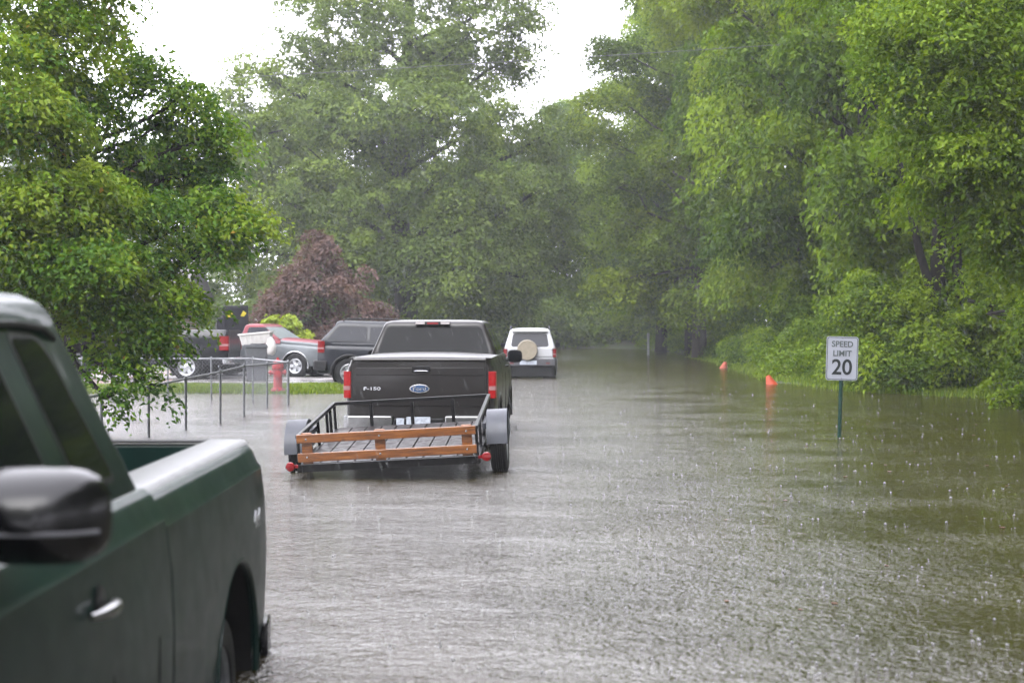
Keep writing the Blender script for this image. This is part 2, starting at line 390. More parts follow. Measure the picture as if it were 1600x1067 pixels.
cd = bpy.data.cameras.new('camera'); cam = bpy.data.objects.new('camera', cd); COL.objects.link(cam); S.camera = cam
cd.sensor_width = 36; cd.lens = F / 1600 * 36; cd.clip_end = 2000; cd.clip_start = .05
cam.location = (0, 0, HC); cam.rotation_euler = (PI / 2 - math.atan((533.5 - YH) / F), 0, 0)
cd.dof.use_dof = True; cd.dof.focus_distance = 18; cd.dof.aperture_fstop = 2.5
S.view_settings.view_transform = 'Standard'; S.view_settings.look = 'None'; S.view_settings.exposure = 1.33; S.view_settings.gamma = 1
c = S.cycles; c.use_denoising = True; c.max_bounces = 6; c.diffuse_bounces = 3; c.glossy_bounces = 3; c.transmission_bounces = 3
c.volume_bounces = 1; c.transparent_max_bounces = 12; c.sample_clamp_indirect = 8; c.caustics_reflective = False; c.caustics_refractive = False
c.use_adaptive_sampling = True; c.adaptive_threshold = .01

# ------------------------------------------------------------------ ground, water
SHORE = [(-20, 14), (18, 13.2), (27, 12.2), (32, 11.0), (36, 8.6), (43, 7.9), (52, 8.5), (62, 9.1), (85, 9.7), (101, 8.9), (104, 2), (106, -30), (130, -60)]
def shore_r(y):
    for (a, xa), (b, xb) in zip(SHORE, SHORE[1:]):
        if a <= y <= b: return xa + (xb - xa) * (y - a) / (b - a)
    return -60 if y > 130 else 14
def sstep(a, b, x): t = min(1, max(0, (x - a) / (b - a))); return t * t * (3 - 2 * t)
def gz(x, y):
    z = -.22
    s = x - shore_r(y); z = max(z, -.22 + .22 * sstep(-3, 0, s) + (.16 * s if s > 0 else 0) if s < 8 else 1.3)
    # left yards: dry from about 34.6 m on, west of x = -3
    e = 34.6
    l = sstep(0, 1, (-3.3 - x) / 1.2); f_ = -.22 + (.22 + .10) * sstep(e - 1.2, e + .9, y)
    if y > 50: f_ = max(f_, .1)
    z = max(z, -.22 + (f_ + .22) * l)
    return z + .012 * math.sin(x * 1.3 + y * .7) + .01 * math.sin(x * .45 - y * 1.1)
xs = sorted(set([-110, -95, -80, -70, -60] + [-50 + 2 * i for i in range(15)] + [-20 + .5 * i for i in range(85)] + [24, 28, 34, 44, 60, 80, 110]))
ys = sorted(set([-20, -10, 0] + [5 + i for i in range(25)] + [30 + .4 * i for i in range(30)] + [42 + i for i in range(70)] + [115, 125, 140, 160]))
g = MB(); g.v = [(x, y, gz(x, y)) for y in ys for x in xs]; nx = len(xs)
g.f = [(j * nx + i, j * nx + i + 1, (j + 1) * nx + i + 1, (j + 1) * nx + i) for j in range(len(ys) - 1) for i in range(nx - 1)]
m, t, out = nt('ground'); p = N(t, 'ShaderNodeBsdfPrincipled'); L(t, p.outputs[0], out.inputs[0]); p.inputs['Roughness'].default_value = .7
r1 = ramp(t, noise(t, .6, 6, .7).outputs['Fac'], [(.35, (.022, .036, .008)), (.5, (.038, .055, .013)), (.68, (.05, .04, .022))])
L(t, r1.outputs[0], p.inputs['Base Color'])
bb = N(t, 'ShaderNodeBump'); bb.inputs['Distance'].default_value = .05; L(t, noise(t, 14, 5).outputs['Fac'], bb.inputs['Height']); L(t, bb.outputs[0], p.inputs['Normal'])
tag(g.build('ground', m, smooth=80), kind='structure')

# wet concrete drive behind the verge
dv = MB(); dv.prism([(-24, 36.9, .125), (-3.6, 36.9, .125), (-3.6, 48, .125), (-24, 48, .125)], (0, 0, .02))
m, t, out = nt('wet_concrete'); p = N(t, 'ShaderNodeBsdfPrincipled'); L(t, p.outputs[0], out.inputs[0])
L(t, ramp(t, noise(t, 1.2, 6, .65).outputs['Fac'], [(.3, (.16, .15, .145)), (.7, (.25, .24, .235))]).outputs[0], p.inputs['Base Color'])
L(t, ramp(t, noise(t, .8, 3).outputs['Fac'], [(.4, (.12,) * 3), (.65, (.5,) * 3)]).outputs[0], p.inputs['Roughness'])
tag(dv.build('driveway', m), kind='structure')

# flood water
def watermat():
    m, t, out = nt('flood_water'); p = N(t, 'ShaderNodeBsdfPrincipled'); L(t, p.outputs[0], out.inputs[0])
    geo = N(t, 'ShaderNodeNewGeometry'); pos = geo.outputs['Position']
    sep = N(t, 'ShaderNodeSeparateXYZ'); L(t, pos, sep.inputs[0])
    def mr(src, a, b, c_, d_):
        q = N(t, 'ShaderNodeMapRange'); q.interpolation_type = 'SMOOTHSTEP'
        q.inputs['From Min'].default_value = a; q.inputs['From Max'].default_value = b; q.inputs['To Min'].default_value = c_; q.inputs['To Max'].default_value = d_
        L(t, src, q.inputs[0]); return q.outputs[0]
    def mth(op, a, b):
        q = N(t, 'ShaderNodeMath', operation=op)
        for k, v in enumerate((a, b)):
            if isinstance(v, (int, float)): q.inputs[k].default_value = v
            else: L(t, v, q.inputs[k])
        return q.outputs[0]
    # wavering boundary of the shallow, sheltered water over the paved yard to the left of the fence
    wv = mth('MULTIPLY', mth('SUBTRACT', noise(t, .35, 3, vec=pos).outputs['Fac'], .5), 4)
    xx = mth('ADD', sep.outputs['X'], wv)
    calm = mth('MULTIPLY', mr(xx, -4.6, -3.2, 1, 0), mr(sep.outputs['Y'], 19.5, 24, 0, 1))
    # mud: olive brown, paler over the paving, greener over drowned grass to the right
    base = ramp(t, noise(t, .25, 4, vec=pos).outputs['Fac'], [(.3, (.018, .015, .006)), (.7, (.034, .027, .012))])
    gr = N(t, 'ShaderNodeMixRGB'); L(t, mth('MULTIPLY', mr(xx, .8, 4.0, 0, 1), mr(noise(t, .5, 4, vec=pos).outputs['Fac'], .3, .6, .35, 1)), gr.inputs[0])
    L(t, base.outputs[0], gr.inputs[1]); gr.inputs[2].default_value = (.034, .030, .007, 1)
    cm = N(t, 'ShaderNodeMixRGB'); L(t, calm, cm.inputs[0]); L(t, gr.outputs[0], cm.inputs[1]); cm.inputs[2].default_value = (.13, .115, .11, 1)
    L(t, cm.outputs[0], p.inputs['Base Color'])
    p.inputs['IOR'].default_value = 1.9; p.inputs['Roughness'].default_value = .12; p.inputs['Specular IOR Level'].default_value = .5
    mp = N(t, 'ShaderNodeMapping'); mp.inputs['Scale'].default_value = (1.15, 1.5, 1); mp.inputs['Rotation'].default_value = (0, 0, .25); L(t, pos, mp.inputs[0])
    wpos = mp.outputs[0]
    h1 = noise(t, 2.6, 3, .5, wpos, .4).outputs['Fac']; h2 = noise(t, 11, 3, .6, wpos, .8).outputs['Fac']; h3 = noise(t, 30, 2, .6, wpos).outputs['Fac']
    # rain rings: bull's-eye waves round scattered drops
    rings = []
    for sc_, fr in ((3.3, 46), (2.1, 34)):
        v = N(t, 'ShaderNodeTexVoronoi'); v.inputs['Scale'].default_value = sc_; v.voronoi_dimensions = '2D'; L(t, pos, v.inputs['Vector'])
        s_ = mth('SINE', mth('MULTIPLY', v.outputs['Distance'], fr), 0)
        rings.append(mth('MULTIPLY', s_, mr(v.outputs['Distance'], .12, .5, 1, 0)))
    amp = mth('SUBTRACT', 1.0, mth('MULTIPLY', calm, .72))
    amp = mth('MULTIPLY', amp, mr(xx, .4, 2.8, 1, .5))   # sheltered under the trees on the right
    amp = mth('MULTIPLY', amp, mr(noise(t, .45, 3, .6, wpos).outputs['Fac'], .35, .65, .6, 1.2))
    h = mth('ADD', mth('MULTIPLY', h1, .55), mth('MULTIPLY', h2, .55)); h = mth('ADD', h, mth('MULTIPLY', h3, .26))
    h = mth('ADD', h, mth('MULTIPLY', mth('ADD', rings[0], rings[1]), .030))
    h = mth('MULTIPLY', h, amp)
    b = N(t, 'ShaderNodeBump'); b.inputs['Strength'].default_value = 1; b.inputs['Distance'].default_value = .06; L(t, h, b.inputs['Height']); L(t, b.outputs[0], p.inputs['Normal'])
    return m
wt = MB(); wt.v = [(-109, -19, 0), (109, -19, 0), (109, 108, 0), (-109, 108, 0)]; wt.f = [(0, 1, 2, 3)]
tag(wt.build('water', watermat()), kind='structure')

# ------------------------------------------------------------------ vehicles (local: x forward, y left, z up, origin on the ground under the tail)
def wheel_arc(cx, cz, r, a0, a1, n=20): return [(cx + r * math.cos(a0 + (a1 - a0) * k / n), cz + r * math.sin(a0 + (a1 - a0) * k / n)) for k in range(n + 1)]
_wheels = {}
def wheel(parent, x, y, r, wid, side, rim='alloy', rimr=None, spokes=6):
    key = (r, wid, rim, rimr, spokes)
    rr = rimr or r * .6
    if key not in _wheels:
        R = Matrix.Rotation(PI / 2, 4, 'X'); h = wid / 2      # axis along y; outer face at -z -> handled by side flip
        ty = MB()
        prof = [(rr, -h * .8), (rr + .02, -h * .95), ((rr + r) / 2, -h), (r - .03, -h * .93), (r - .008, -h * .8), (r, -h * .55)]
        for k in range(5):
            c0 = -h * .5 + k * h * .25; prof += [(r, c0), (r - .012, c0 + .01), (r - .012, c0 + h * .08), (r, c0 + h * .1)]
        prof += [(r, h * .55), (r - .008, h * .8), (r - .03, h * .93), ((rr + r) / 2, h), (rr + .02, h * .95), (rr, h * .8), (rr - .01, 0)]
        ty.lathe([(a, b) for a, b in prof], 40, R, True)
        tyo = ty.build('wheel', M['rubber'])
        rm = MB()
        rm.lathe([(rr + .012, -h * .86), (rr + .002, -h * .9), (rr - .02, -h * .78), (rr - .035, -h * .3), (rr - .03, h * .8), (rr - .01, h * .8), (rr - .004, -h * .5)], 36, R, True)
        rm.lathe([(.001, -h * .72), (.05, -h * .72), (.075, -h * .62), (.085, -h * .35), (.001, -h * .35)], 18, R)
        for k in range(spokes):
            a = 2 * PI * k / spokes
            for w_ in (0,):
                p0 = R @ Vector((.05 * math.cos(a), .05 * math.sin(a), -h * .55)); p1 = R @ Vector(((rr - .02) * math.cos(a), (rr - .02) * math.sin(a), -h * .66))
                d = (p1 - p0).normalized(); ax = R @ Vector((0, 0, 1)); u = d.cross(ax).normalized()
                q = []
                for p_, hw in ((p0, .038), (p1, .055)):
                    q.append([p_ + u * hw + ax * .0, p_ - u * hw, p_ - u * hw + ax * .035, p_ + u * hw + ax * .035])
                rm.loft(q)
        dk = MB(); dk.lathe([(.001, -h * .25), (rr - .03, -h * .25), (rr - .03, -h * .15), (.001, -h * .15)], 24, R)
        rmo = rm.build('rim', M[rim], smooth=30); dko = dk.build('brake_disc', M['dull_steel'])
        _wheels[key] = (tyo, rmo, dko)
        objs = (tyo, rmo, dko)
    else:
        objs = [o.copy() for o in _wheels[key]]
        for o in objs: COL.objects.link(o)
    tyo, rmo, dko = objs
    tyo.parent = parent; rmo.parent = tyo; dko.parent = tyo
    tyo.location = (x, y, r); tyo.rotation_euler = (0, 0, PI if side < 0 else 0)
    # axis: local -z of the profile lands on +y with the rotation used
    return tyo

def body_ring(x, hw, zb, zt, tuck=.10, crown=.0, q=1.0):
    H = zt - zb
    half = [(hw - .10, zb), (hw - .045, zb + .05 * H), (hw - .012, zb + .2 * H), (hw - .002, zb + .42 * H), (hw, zb + .55 * H), (hw - .008, zb + .74 * H), (hw - .028 * q, zt - .115), (hw - .045 * q, zt - .095),
            (hw - tuck * .62, zt - .035), (hw - tuck * .85, zt - .010), (hw - tuck - .03, zt), (hw * .45, zt + crown * .7), (hw * .15, zt + crown)]
    return [Vector((x, y, z)) for y, z in half] + [Vector((x, -y, z)) for y, z in reversed(half)]

def rrect(x0, x1, hw, r, z, n=4):
    pts = rpoly([(x0, -hw), (x1, -hw), (x1, hw), (x0, hw)], r, n)
    return [Vector((p.x, p.y, z)) for p in pts]

def greenhouse(P, root, name='cab'):
    """P: belt=(z,xr,xf,hw) top=(z,xr,xf,hw) roof z"""
    zb, xr, xf, hb = P['belt']; zt, xrt, xft, ht = P['top']; zr = P['roof']; k = zr - zt
    def mix(a, b, t): return a + (b - a) * t
    b = MB(); rings = [rrect(xr, xf, hb, .07, zb - .03), rrect(xr, xf, hb, .07, zb)]
    for q in (.33, .66, 1): rings.append(rrect(mix(xr, xrt, q), mix(xf, xft, q), mix(hb, ht, q), .07, mix(zb, zt, q)))
    for e, s_ in ((.014, .36), (.045, .63), (.10, .83), (.22, .95), (.45, 1.0)):
        rings.append(rrect(xrt + e * .8, xft - e * 1.3, max(.05, ht - e), .09, zt + k * s_))
    b.loft(rings)
    return b.build(name, M[P['paint']], root, smooth=50)
def side_glass(P, root, poly, side, name='side_window', frame=.02, mtl='glass', parent=None, rad=.05, fm='black_plastic', pr=.004):
    zb, xr, xf, hb = P['belt']; zt, xrt, xft, ht = P['top']
    fy = lambda z: hb + (ht - hb) * (z - zb) / (zt - zb)
    def slab(pl, r, o0, o1):
        pp = rpoly(pl, r); m_ = MB(); n = len(pp)
        A = [Vector((p.x, side * (fy(p.y) + o0), p.y)) for p in pp]; B = [Vector((p.x, side * (fy(p.y) + o1), p.y)) for p in pp]
        m_.add(A + B, [tuple(range(n - 1, -1, -1)), tuple(range(n, 2 * n))] + [(k, (k + 1) % n, n + (k + 1) % n, n + k) for k in range(n)]); return m_
    cx = sum(p[0] for p in poly) / len(poly); cz = sum(p[1] for p in poly) / len(poly)
    gl = slab(poly, rad, -.004, pr).build(name, M[mtl], root)
    big = [(p[0] + frame * (1 if p[0] > cx else -1), p[1] + frame * (1 if p[1] > cz else -1)) for p in poly]
    r2 = [q + frame for q in rad] if isinstance(rad, list) else rad + frame
    if frame: slab(big, r2, -.006, pr - .002).build('window_seal', M[fm], gl)
    return gl
def end_glass(P, root, poly, rear, name, frame=.02, mtl='glass', rad=.05):
    zb, xr, xf, hb = P['belt']; zt, xrt, xft, ht = P['top']
    fx = (lambda z: xr + (xrt - xr) * (z - zb) / (zt - zb)) if rear else (lambda z: xf + (xft - xf) * (z - zb) / (zt - zb))
    s_ = -1 if rear else 1
    def slab(pl, r, o0, o1):
        pp = rpoly(pl, r); m_ = MB(); n = len(pp)
        A = [Vector((fx(p.y) + s_ * o0, p.x, p.y)) for p in pp]; B = [Vector((fx(p.y) + s_ * o1, p.x, p.y)) for p in pp]
        m_.add(A + B, [tuple(range(n - 1, -1, -1)), tuple(range(n, 2 * n))] + [(k, (k + 1) % n, n + (k + 1) % n, n + k) for k in range(n)]); return m_
    cz = sum(p[1] for p in poly) / len(poly)
    gl = slab(poly, rad, -.004, .006).build(name, M[mtl], root)
    big = [(p[0] + frame * (1 if p[0] > 0 else -1), p[1] + frame * (1 if p[1] > cz else -1)) for p in poly]
    slab(big, rad + frame, -.006, .003).build('window_seal', M['black_plastic'], gl)
    return gl

def arch_cut(x, z, r, hw):
    b = MB(); pl = wheel_arc(x, z, r, PI * 1.25, -PI * .25, 28)
    pl = [(pl[0][0], -.2)] + pl + [(pl[-1][0], -.2)]
    b.prism([Vector((px, -hw - .3, pz)) for px, pz in pl], (0, 2 * hw + .6, 0)); return b
def arch_liner(x, z, r, hw, root, inner=.42):
    for s_ in (-1, 1):
        b = MB(); A = wheel_arc(x, z, r - .004, PI * 1.2, -PI * .2, 24)
        vo = [Vector((a, s_ * (hw - .035), c_)) for a, c_ in A]; vi = [Vector((a, s_ * (hw - inner), c_)) for a, c_ in A]; n = len(A)
        b.add(vo + vi, [(k, k + 1, n + k + 1, n + k) for k in range(n - 1)] + [tuple(range(n, 2 * n))])
        b.build('wheel_well', M['liner'], root)
def arch_lip(x, z, r, hwf, root, mtl, w_=.03, a0=PI * 1.05, a1=-PI * .05):
    for s_ in (-1, 1):
        b = MB(); b.tube([Vector((a, s_ * hwf, c_)) for a, c_ in wheel_arc(x, z, r + w_ * .3, a0, a1, 26)], w_, 8)
        b.build('fender_flare', M[mtl], root)
def handle(root, x, s_, y, z, mtl, ln=.2):
    b = MB(); b.tube([Vector((x + ln * (k / 8 - .5), s_ * (y + .012 + .028 * math.sin(PI * k / 8) ** .6), z)) for k in range(9)], [.010, .014, .017, .019, .019, .019, .017, .014, .010], 8)
    o = b.build('door_handle', M[mtl], root)
    c_ = MB(); c_.lathe([(.001, 0), (.055, 0), (.05, .003), (.001, .003)], 18, Matrix.Translation((x - .02, s_ * (y - .003), z + .01)) @ Matrix.Rotation(-s_ * PI / 2, 4, 'X'))
    c_.build('handle_recess', M['black_plastic'], o)
    return o
def mirror_obj(root, x, s_, y0, z, w_=.26, h=.2, dpt=.13, mtl='gloss_black', big=False):
    """superelliptic shell with an arm and a mirror glass facing the tail"""
    b = MB(); rings = []
    for k in range(9):
        t_ = k / 8; sc = math.cos(t_ * PI / 2 * .98) ** .5 if t_ > 0 else 1
        ring = []
        for j in range(24):
            a = 2 * PI * j / 24; ca, sa = math.cos(a), math.sin(a); e = .62
            ring.append(Vector((x + dpt * t_ * .95, s_ * (y0 + w_ / 2 + w_ / 2 * sc * math.copysign(abs(ca) ** e, ca)), z + h / 2 * sc * math.copysign(abs(sa) ** e, sa))))
        rings.append(ring)
    b.loft(rings); o = b.build('side_mirror', M[mtl], root, smooth=60)
    g_ = MB(); g_.box((x - .002, s_ * (y0 + w_ / 2), z), (.008, w_ * .82, h * .78)); g_.build('mirror_glass', M['glass'], o, bevel=.003)
    a = MB(); a.tube([Vector((x + .05, s_ * (y0 - .10), z - h * .28)), Vector((x + .06, s_ * (y0 + .04), z - h * .25)), Vector((x + .05, s_ * (y0 + w_ * .35), z - h * .1))], [.035, .03, .028], 8)
    a.build('mirror_arm', M['black_plastic'], o)
    return o

def vehicle(root, P):
    """common shell: lower body, cab, windows, wheels; P holds the proportions"""
    W = P['W']; Ln = P['L']; pk = P.get('bed'); pm = M[P['paint']]; lm = M[P.get('lower', P['paint'])]
    zb = P['sill']; zbelt = P['belt'][0]; xcab = P['belt'][1] if pk else 0
    tk = P.get('tuck', .1)
    hood = P['hood']          # (x, z) of the bonnet from the screen to the nose
    def top(x):
        if x <= hood[0][0]: return zbelt
        for (a, za), (b_, z2) in zip(hood, hood[1:]):
            if a <= x <= b_: return za + (z2 - za) * (x - a) / (b_ - a)
        return hood[-1][1]
    arches = P['arches']
    # lower body
    b = MB(); rings = []; x0 = xcab if pk else 0
    st = [x0 + .0, x0 + .06] if pk else [0, .03, .08, .18, .4]
    st += [x0 + (hood[0][0] - x0) * k / 6 for k in range(1, 7)] + [hood[0][0] + .05] + [h_[0] for h_ in hood[1:-1]] + [Ln - .5, Ln - .3, Ln - .15, Ln - .06, Ln - .02]
    st = sorted(set(round(s_, 3) for s_ in st if s_ > x0 - 1e-4 and s_ <= Ln))
    for x in st:
        e = Ln - x; hw = W - (.22 * (1 - min(1, e / .55)) ** 2.2)
        if not pk: hw -= .12 * (1 - min(1, x / .4)) ** 2.2
        zt = top(x) - (.06 * (1 - min(1, e / .12)))
        if not pk and x < .1: zt -= (.1 - x) * .3
        rings.append(body_ring(x, hw, zb + (.06 if e < .1 else 0), zt, tk, crown=(.035 if x > hood[0][0] else 0)))
    b.loft(rings); bo = b.build('body', lm, root)
    cuts = [arch_cut(ax, az, ar, W) for ax, az, ar in arches if (not pk or ax > xcab)]
    cut(bo, cuts)
    if P.get('upper'):      # two-tone: upper band in its own colour laid on as real sheet metal skin, bonnet and shoulders
        pass
    if pk:
        b = MB(); xb = xcab - .025; zr = P['rail']
        rings = [body_ring(x, W - d_, zb + .02, zr, tk) for x, d_ in ((.02, .075), (.05, .045), (.12, .02), (.25, .005), (.5, 0), (1.0, 0), (xb - .3, 0), (xb, 0))]
        b.loft(rings); bed = b.build('bed', lm, root)
        iw = P.get('inner', W - .22); cv = MB(); cv.box(((xb + .0) / 2 - .02, 0, zr - .52 / 2 + .05), (xb - .06 + .1, iw * 2, .56))
        cv2 = MB(); cv2.prism(rpoly3([(-.2, -iw, 0), (xb - .05, -iw, 0), (xb - .05, iw, 0), (-.2, iw, 0)], zr - .5), (0, 0, .7))
        cut(bed, [cv2] + [arch_cut(ax, az, ar, W) for ax, az, ar in arches if ax < xcab])
        ln = MB(); t_ = .006
        ln.box((xb / 2, 0, zr - .49), (xb - .12, iw * 2 - .006, .012))
        for s_ in (-1, 1): ln.box((xb / 2, s_ * (iw - .006), zr - .26), (xb - .13, .01, .44))
        ln.box((xb - .062, 0, zr - .26), (.01, iw * 2 - .03, .44)); ln.build('bed_liner', M['bedliner'], root)
        # tailgate between the bed posts
        tg = MB(); gh = P.get('gate', .5); gw = iw + .0
        pr = rpoly([(.0, zr - gh), (.0, zr - .012), (.075, zr - .012), (.075, zr - gh)], [.01, .025, .02, .01], 4)
        tg.prism([Vector((p_.x, -gw, p_.y)) for p_ in pr], (0, 2 * gw, 0)); tgo = tg.build('tailgate', pm, root)
        P['tailgate'] = tgo
    ub = MB(); ub.box((Ln / 2, 0, (zb + .30)), (Ln - .5, W * 1.02, .42)); ub.build('chassis', M['liner'], root)
    greenhouse(P, root, 'cab' if pk else 'roof')
    for ax, az, ar in arches:
        arch_liner(ax, az, ar, W, root)
        if P.get('flare'): arch_lip(ax, az, ar, W - .012, root, P['flare'], P.get('flare_w', .02))
    r = P['wr']; ww = P.get('ww', .25)
    for ax, az, ar in arches:
        for s_ in (-1, 1): wheel(root, ax, s_ * (W - ww / 2 - P.get('inset', .05)), r, ww, s_, P.get('rim', 'alloy'), P.get('rimr'), P.get('spokes', 6))
    # front end
    zt = hood[-1][1]
    fb = MB(); fb.prism([Vector((Ln - .12 + .16 * (1 - (y / W) ** 2) ** .5 * 1 if abs(y) < W else Ln - .12, y, zb + .02)) for y in [W * (k / 8 - 1) * .97 for k in range(17)]] + [Vector((Ln - .3, W * .97, zb + .02)), Vector((Ln - .3, -W * .97, zb + .02))], (0, 0, .2))
    fb.build('front_bumper', M[P.get('bumper', 'chrome')], root, bevel=.02)
    gr = MB(); gr.box((Ln - .005, 0, (zt + zb) / 2 + .12), (.05, W * 1.1, .22))
    for k in range(4): gr.box((Ln + .025, 0, (zt + zb) / 2 + .05 + k * .05), (.02, W * 1.08, .014))
    gr.build('grille', M['black_plastic'], root, bevel=.006)
    for s_ in (-1, 1):
        h_ = MB(); h_.box((Ln - .06, s_ * (W - .24), (zt + zb) / 2 + .13), (.14, .26, .2), rz=-s_ * .25); h_.build('headlight', M['clear_glass'], root, bevel=.03)

def rpoly3(pts, z): return [Vector((p[0], p[1], z)) for p in pts]

def seam(root, path, w_=.008, name='door_seam'):
    b = MB(); b.tube(path, w_ / 2, 6); return b.build(name, M['liner'], root)

def emblem_text(root, body, size, mtl, loc, rot, **k): return text_mesh('emblem', body, size, M[mtl], root, loc, rot, **k)
REAR = (PI / 2, 0, -PI / 2)       # text that faces the tail (towards -x)

def lamp(root, x, s_, y, z0, z1, depth=.10, wdt=.10, mid=True, lm='red_lens'):
    """tall tail lamp wrapping the rear corner: red, pale reversing band, red"""
    b = MB(); pts = rpoly([(x - .012, y + .006), (x - .012, y - wdt), (x + .02, y - wdt), (x + .02, y - .03), (x + depth, y - .03), (x + depth, y + .012)], [.03, .008, .002, .002, .002, .01], 3)
    b.prism([Vector((p_.x, s_ * p_.y, z0)) for p_ in pts], (0, 0, z1 - z0)); o = b.build('tail_light', M[lm], root, bevel=.006)
    if mid:
        c_ = MB(); H = z1 - z0; pts2 = rpoly([(x - .016, y + .010), (x - .016, y - wdt + .004), (x + .02, y - wdt + .004), (x + .02, y - .03), (x + depth - .01, y - .03), (x + depth - .01, y + .016)], [.03, .008, .002, .002, .002, .01], 3)
        c_.prism([Vector((p_.x, s_ * p_.y, z0 + H * .30)) for p_ in pts2], (0, 0, H * .15)); c_.build('reversing_lens', M['pink_lens'], o)
    return o

# ---- 1. dark green pickup in front, tail away from us
gd = Vector((.015, -1)).normalized()
root = empty('pickup_truck', (-2.245, 7.43, -.42), (0, 0, math.atan2(gd.y, gd.x)))
tag(root, 'large dark green pickup close by with big black side mirror and wet pale roof', 'pickup truck')
G = dict(W=1.04, L=5.95, bed=True, paint='green_paint', sill=.38, rail=1.46, gate=.52, inner=.735, tuck=.115,
         belt=(1.49, 2.37, 4.6, .925), top=(2.03, 2.42, 3.75, .672), roof=2.17, hood=[(4.45, 1.49), (4.7, 1.47), (5.4, 1.42), (5.8, 1.36), (5.95, 1.28)],
         arches=[(1.01, .51, .50), (4.85, .51, .50)], wr=.39, ww=.26, inset=.075, rim='dull_steel', rimr=.235, spokes=8, bumper='chrome')
vehicle(root, G); green = root
for s_ in (-1, 1):
    side_glass(G, root, [(2.63, 1.555), (3.00, 1.555), (3.00, 2.005), (2.72, 2.005)], s_, 'rear_door_window', rad=[.03, .02, .03, .10], frame=.022)
    side_glass(G, root, [(3.235, 1.555), (4.42, 1.555), (3.95, 2.0), (3.235, 2.005)], s_, 'side_window', rad=[.02, .03, .03, .03], frame=.022)
    handle(root, 3.30, s_, 1.03, 1.245, 'bumper_chrome', .24)
    mo = mirror_obj(root, 3.93, s_, .885, 1.59, .345, .235, .17)
    tb = MB(); tb.tube([Vector((4.085 - .05 * abs(k / 6 - 1) ** 3, s_ * (.885 + .1725 + .168 * (k / 6 - 1)), 1.565)) for k in range(13)], .006, 6); tb.build('trim_line', M['trim_grey'], mo)
    # black belt moulding ends / door seams / cab side of the gap
    def sidepath(x, zs): return [Vector((x, s_ * (1.04 - (0 if z < 1.2 else (.03 if z < 1.38 else .07)) - (.02 if z < .6 else 0)), z)) for z in zs]
    seam(root, sidepath(3.17, [.42, .7, 1.0, 1.2, 1.36, 1.44]), .007)
    seam(root, sidepath(2.58, [.42, .7, 1.0, 1.2, 1.36, 1.44]), .005)
    seam(root, sidepath(4.40, [.42, .7, 1.0, 1.2, 1.36, 1.44]), .007)
    drip = MB(); drip.tube([Vector((x, s_ * (y + .006), z)) for x, y, z in ((2.56, .680, 2.00), (2.66, .675, 2.035), (2.9, .668, 2.05), (3.4, .668, 2.05), (3.72, .672, 2.04), (4.2, .80, 1.78), (4.55, .93, 1.5))], .011, 6)
    drip.build('drip_rail', M['black_plastic'], root)
    fl = MB(); fl.tube([Vector((x, s_ * (1.022 + .004), z)) for x, z in wheel_arc(1.01, .51, .505, PI * 1.08, -PI * .08, 26)], .016, 8); fl.build('fender_flare', M['green_paint'], root)
    mf = MB(); mf.tube([Vector((.44, s_ * .99, z)) for z in (.62, .45, .2)], .012, 6); mf.box((.44, s_ * .90, .33), (.012, .22, .42)); mf.build('mud_flap', M['rubber'], root)
    lamp(root, .0, s_, .925, .96, 1.36)
end_glass(G, root, [(-.70, 1.58), (.70, 1.58), (.58, 1.98), (-.58, 1.98)], True, 'rear_window')
end_glass(G, root, [(-.83, 1.52), (.83, 1.52), (.60, 2.0), (-.60, 2.0)], False, 'windscreen', mtl='grey_glass')
bp = MB(); pts = [Vector((x, y, 0)) for x, y in ((-.16, -.7), (-.12, -.93), (-.02, -1.02), (.22, -1.04), (.22, -.99), (-.0, -.96), (-.05, 0), (-.0, .96), (.22, .99), (.22, 1.04), (-.02, 1.02), (-.12, .93), (-.16, .7))]
bp.prism([p_ + Vector((0, 0, .36)) for p_ in pts], (0, 0, .22)); bp.build('rear_bumper', M['gloss_black'], root, bevel=.015)
for s_ in (-1, 1):
    b = MB(); pr = rpoly([(.725, 1.452), (.725, 1.474), (.90, 1.474), (.928, 1.452)], [.003, .008, .02, .003], 3)
    b.prism([Vector((.07, s_ * p_.x, p_.y)) for p_ in pr], (2.26, 0, 0)); b.build('rail_cap', M['wet_cap'], root)
tc_ = MB(); tc_.box((.04, 0, 1.462), (.085, 1.44, .012)); tc_.build('tailgate_cap', M['black_plastic'], root, bevel=.004)
emblem_text(root, '4x4', .11, 'alloy', (.50, 1.034, 1.13), (PI / 2, 0, PI), depth=.002, bold=.002)

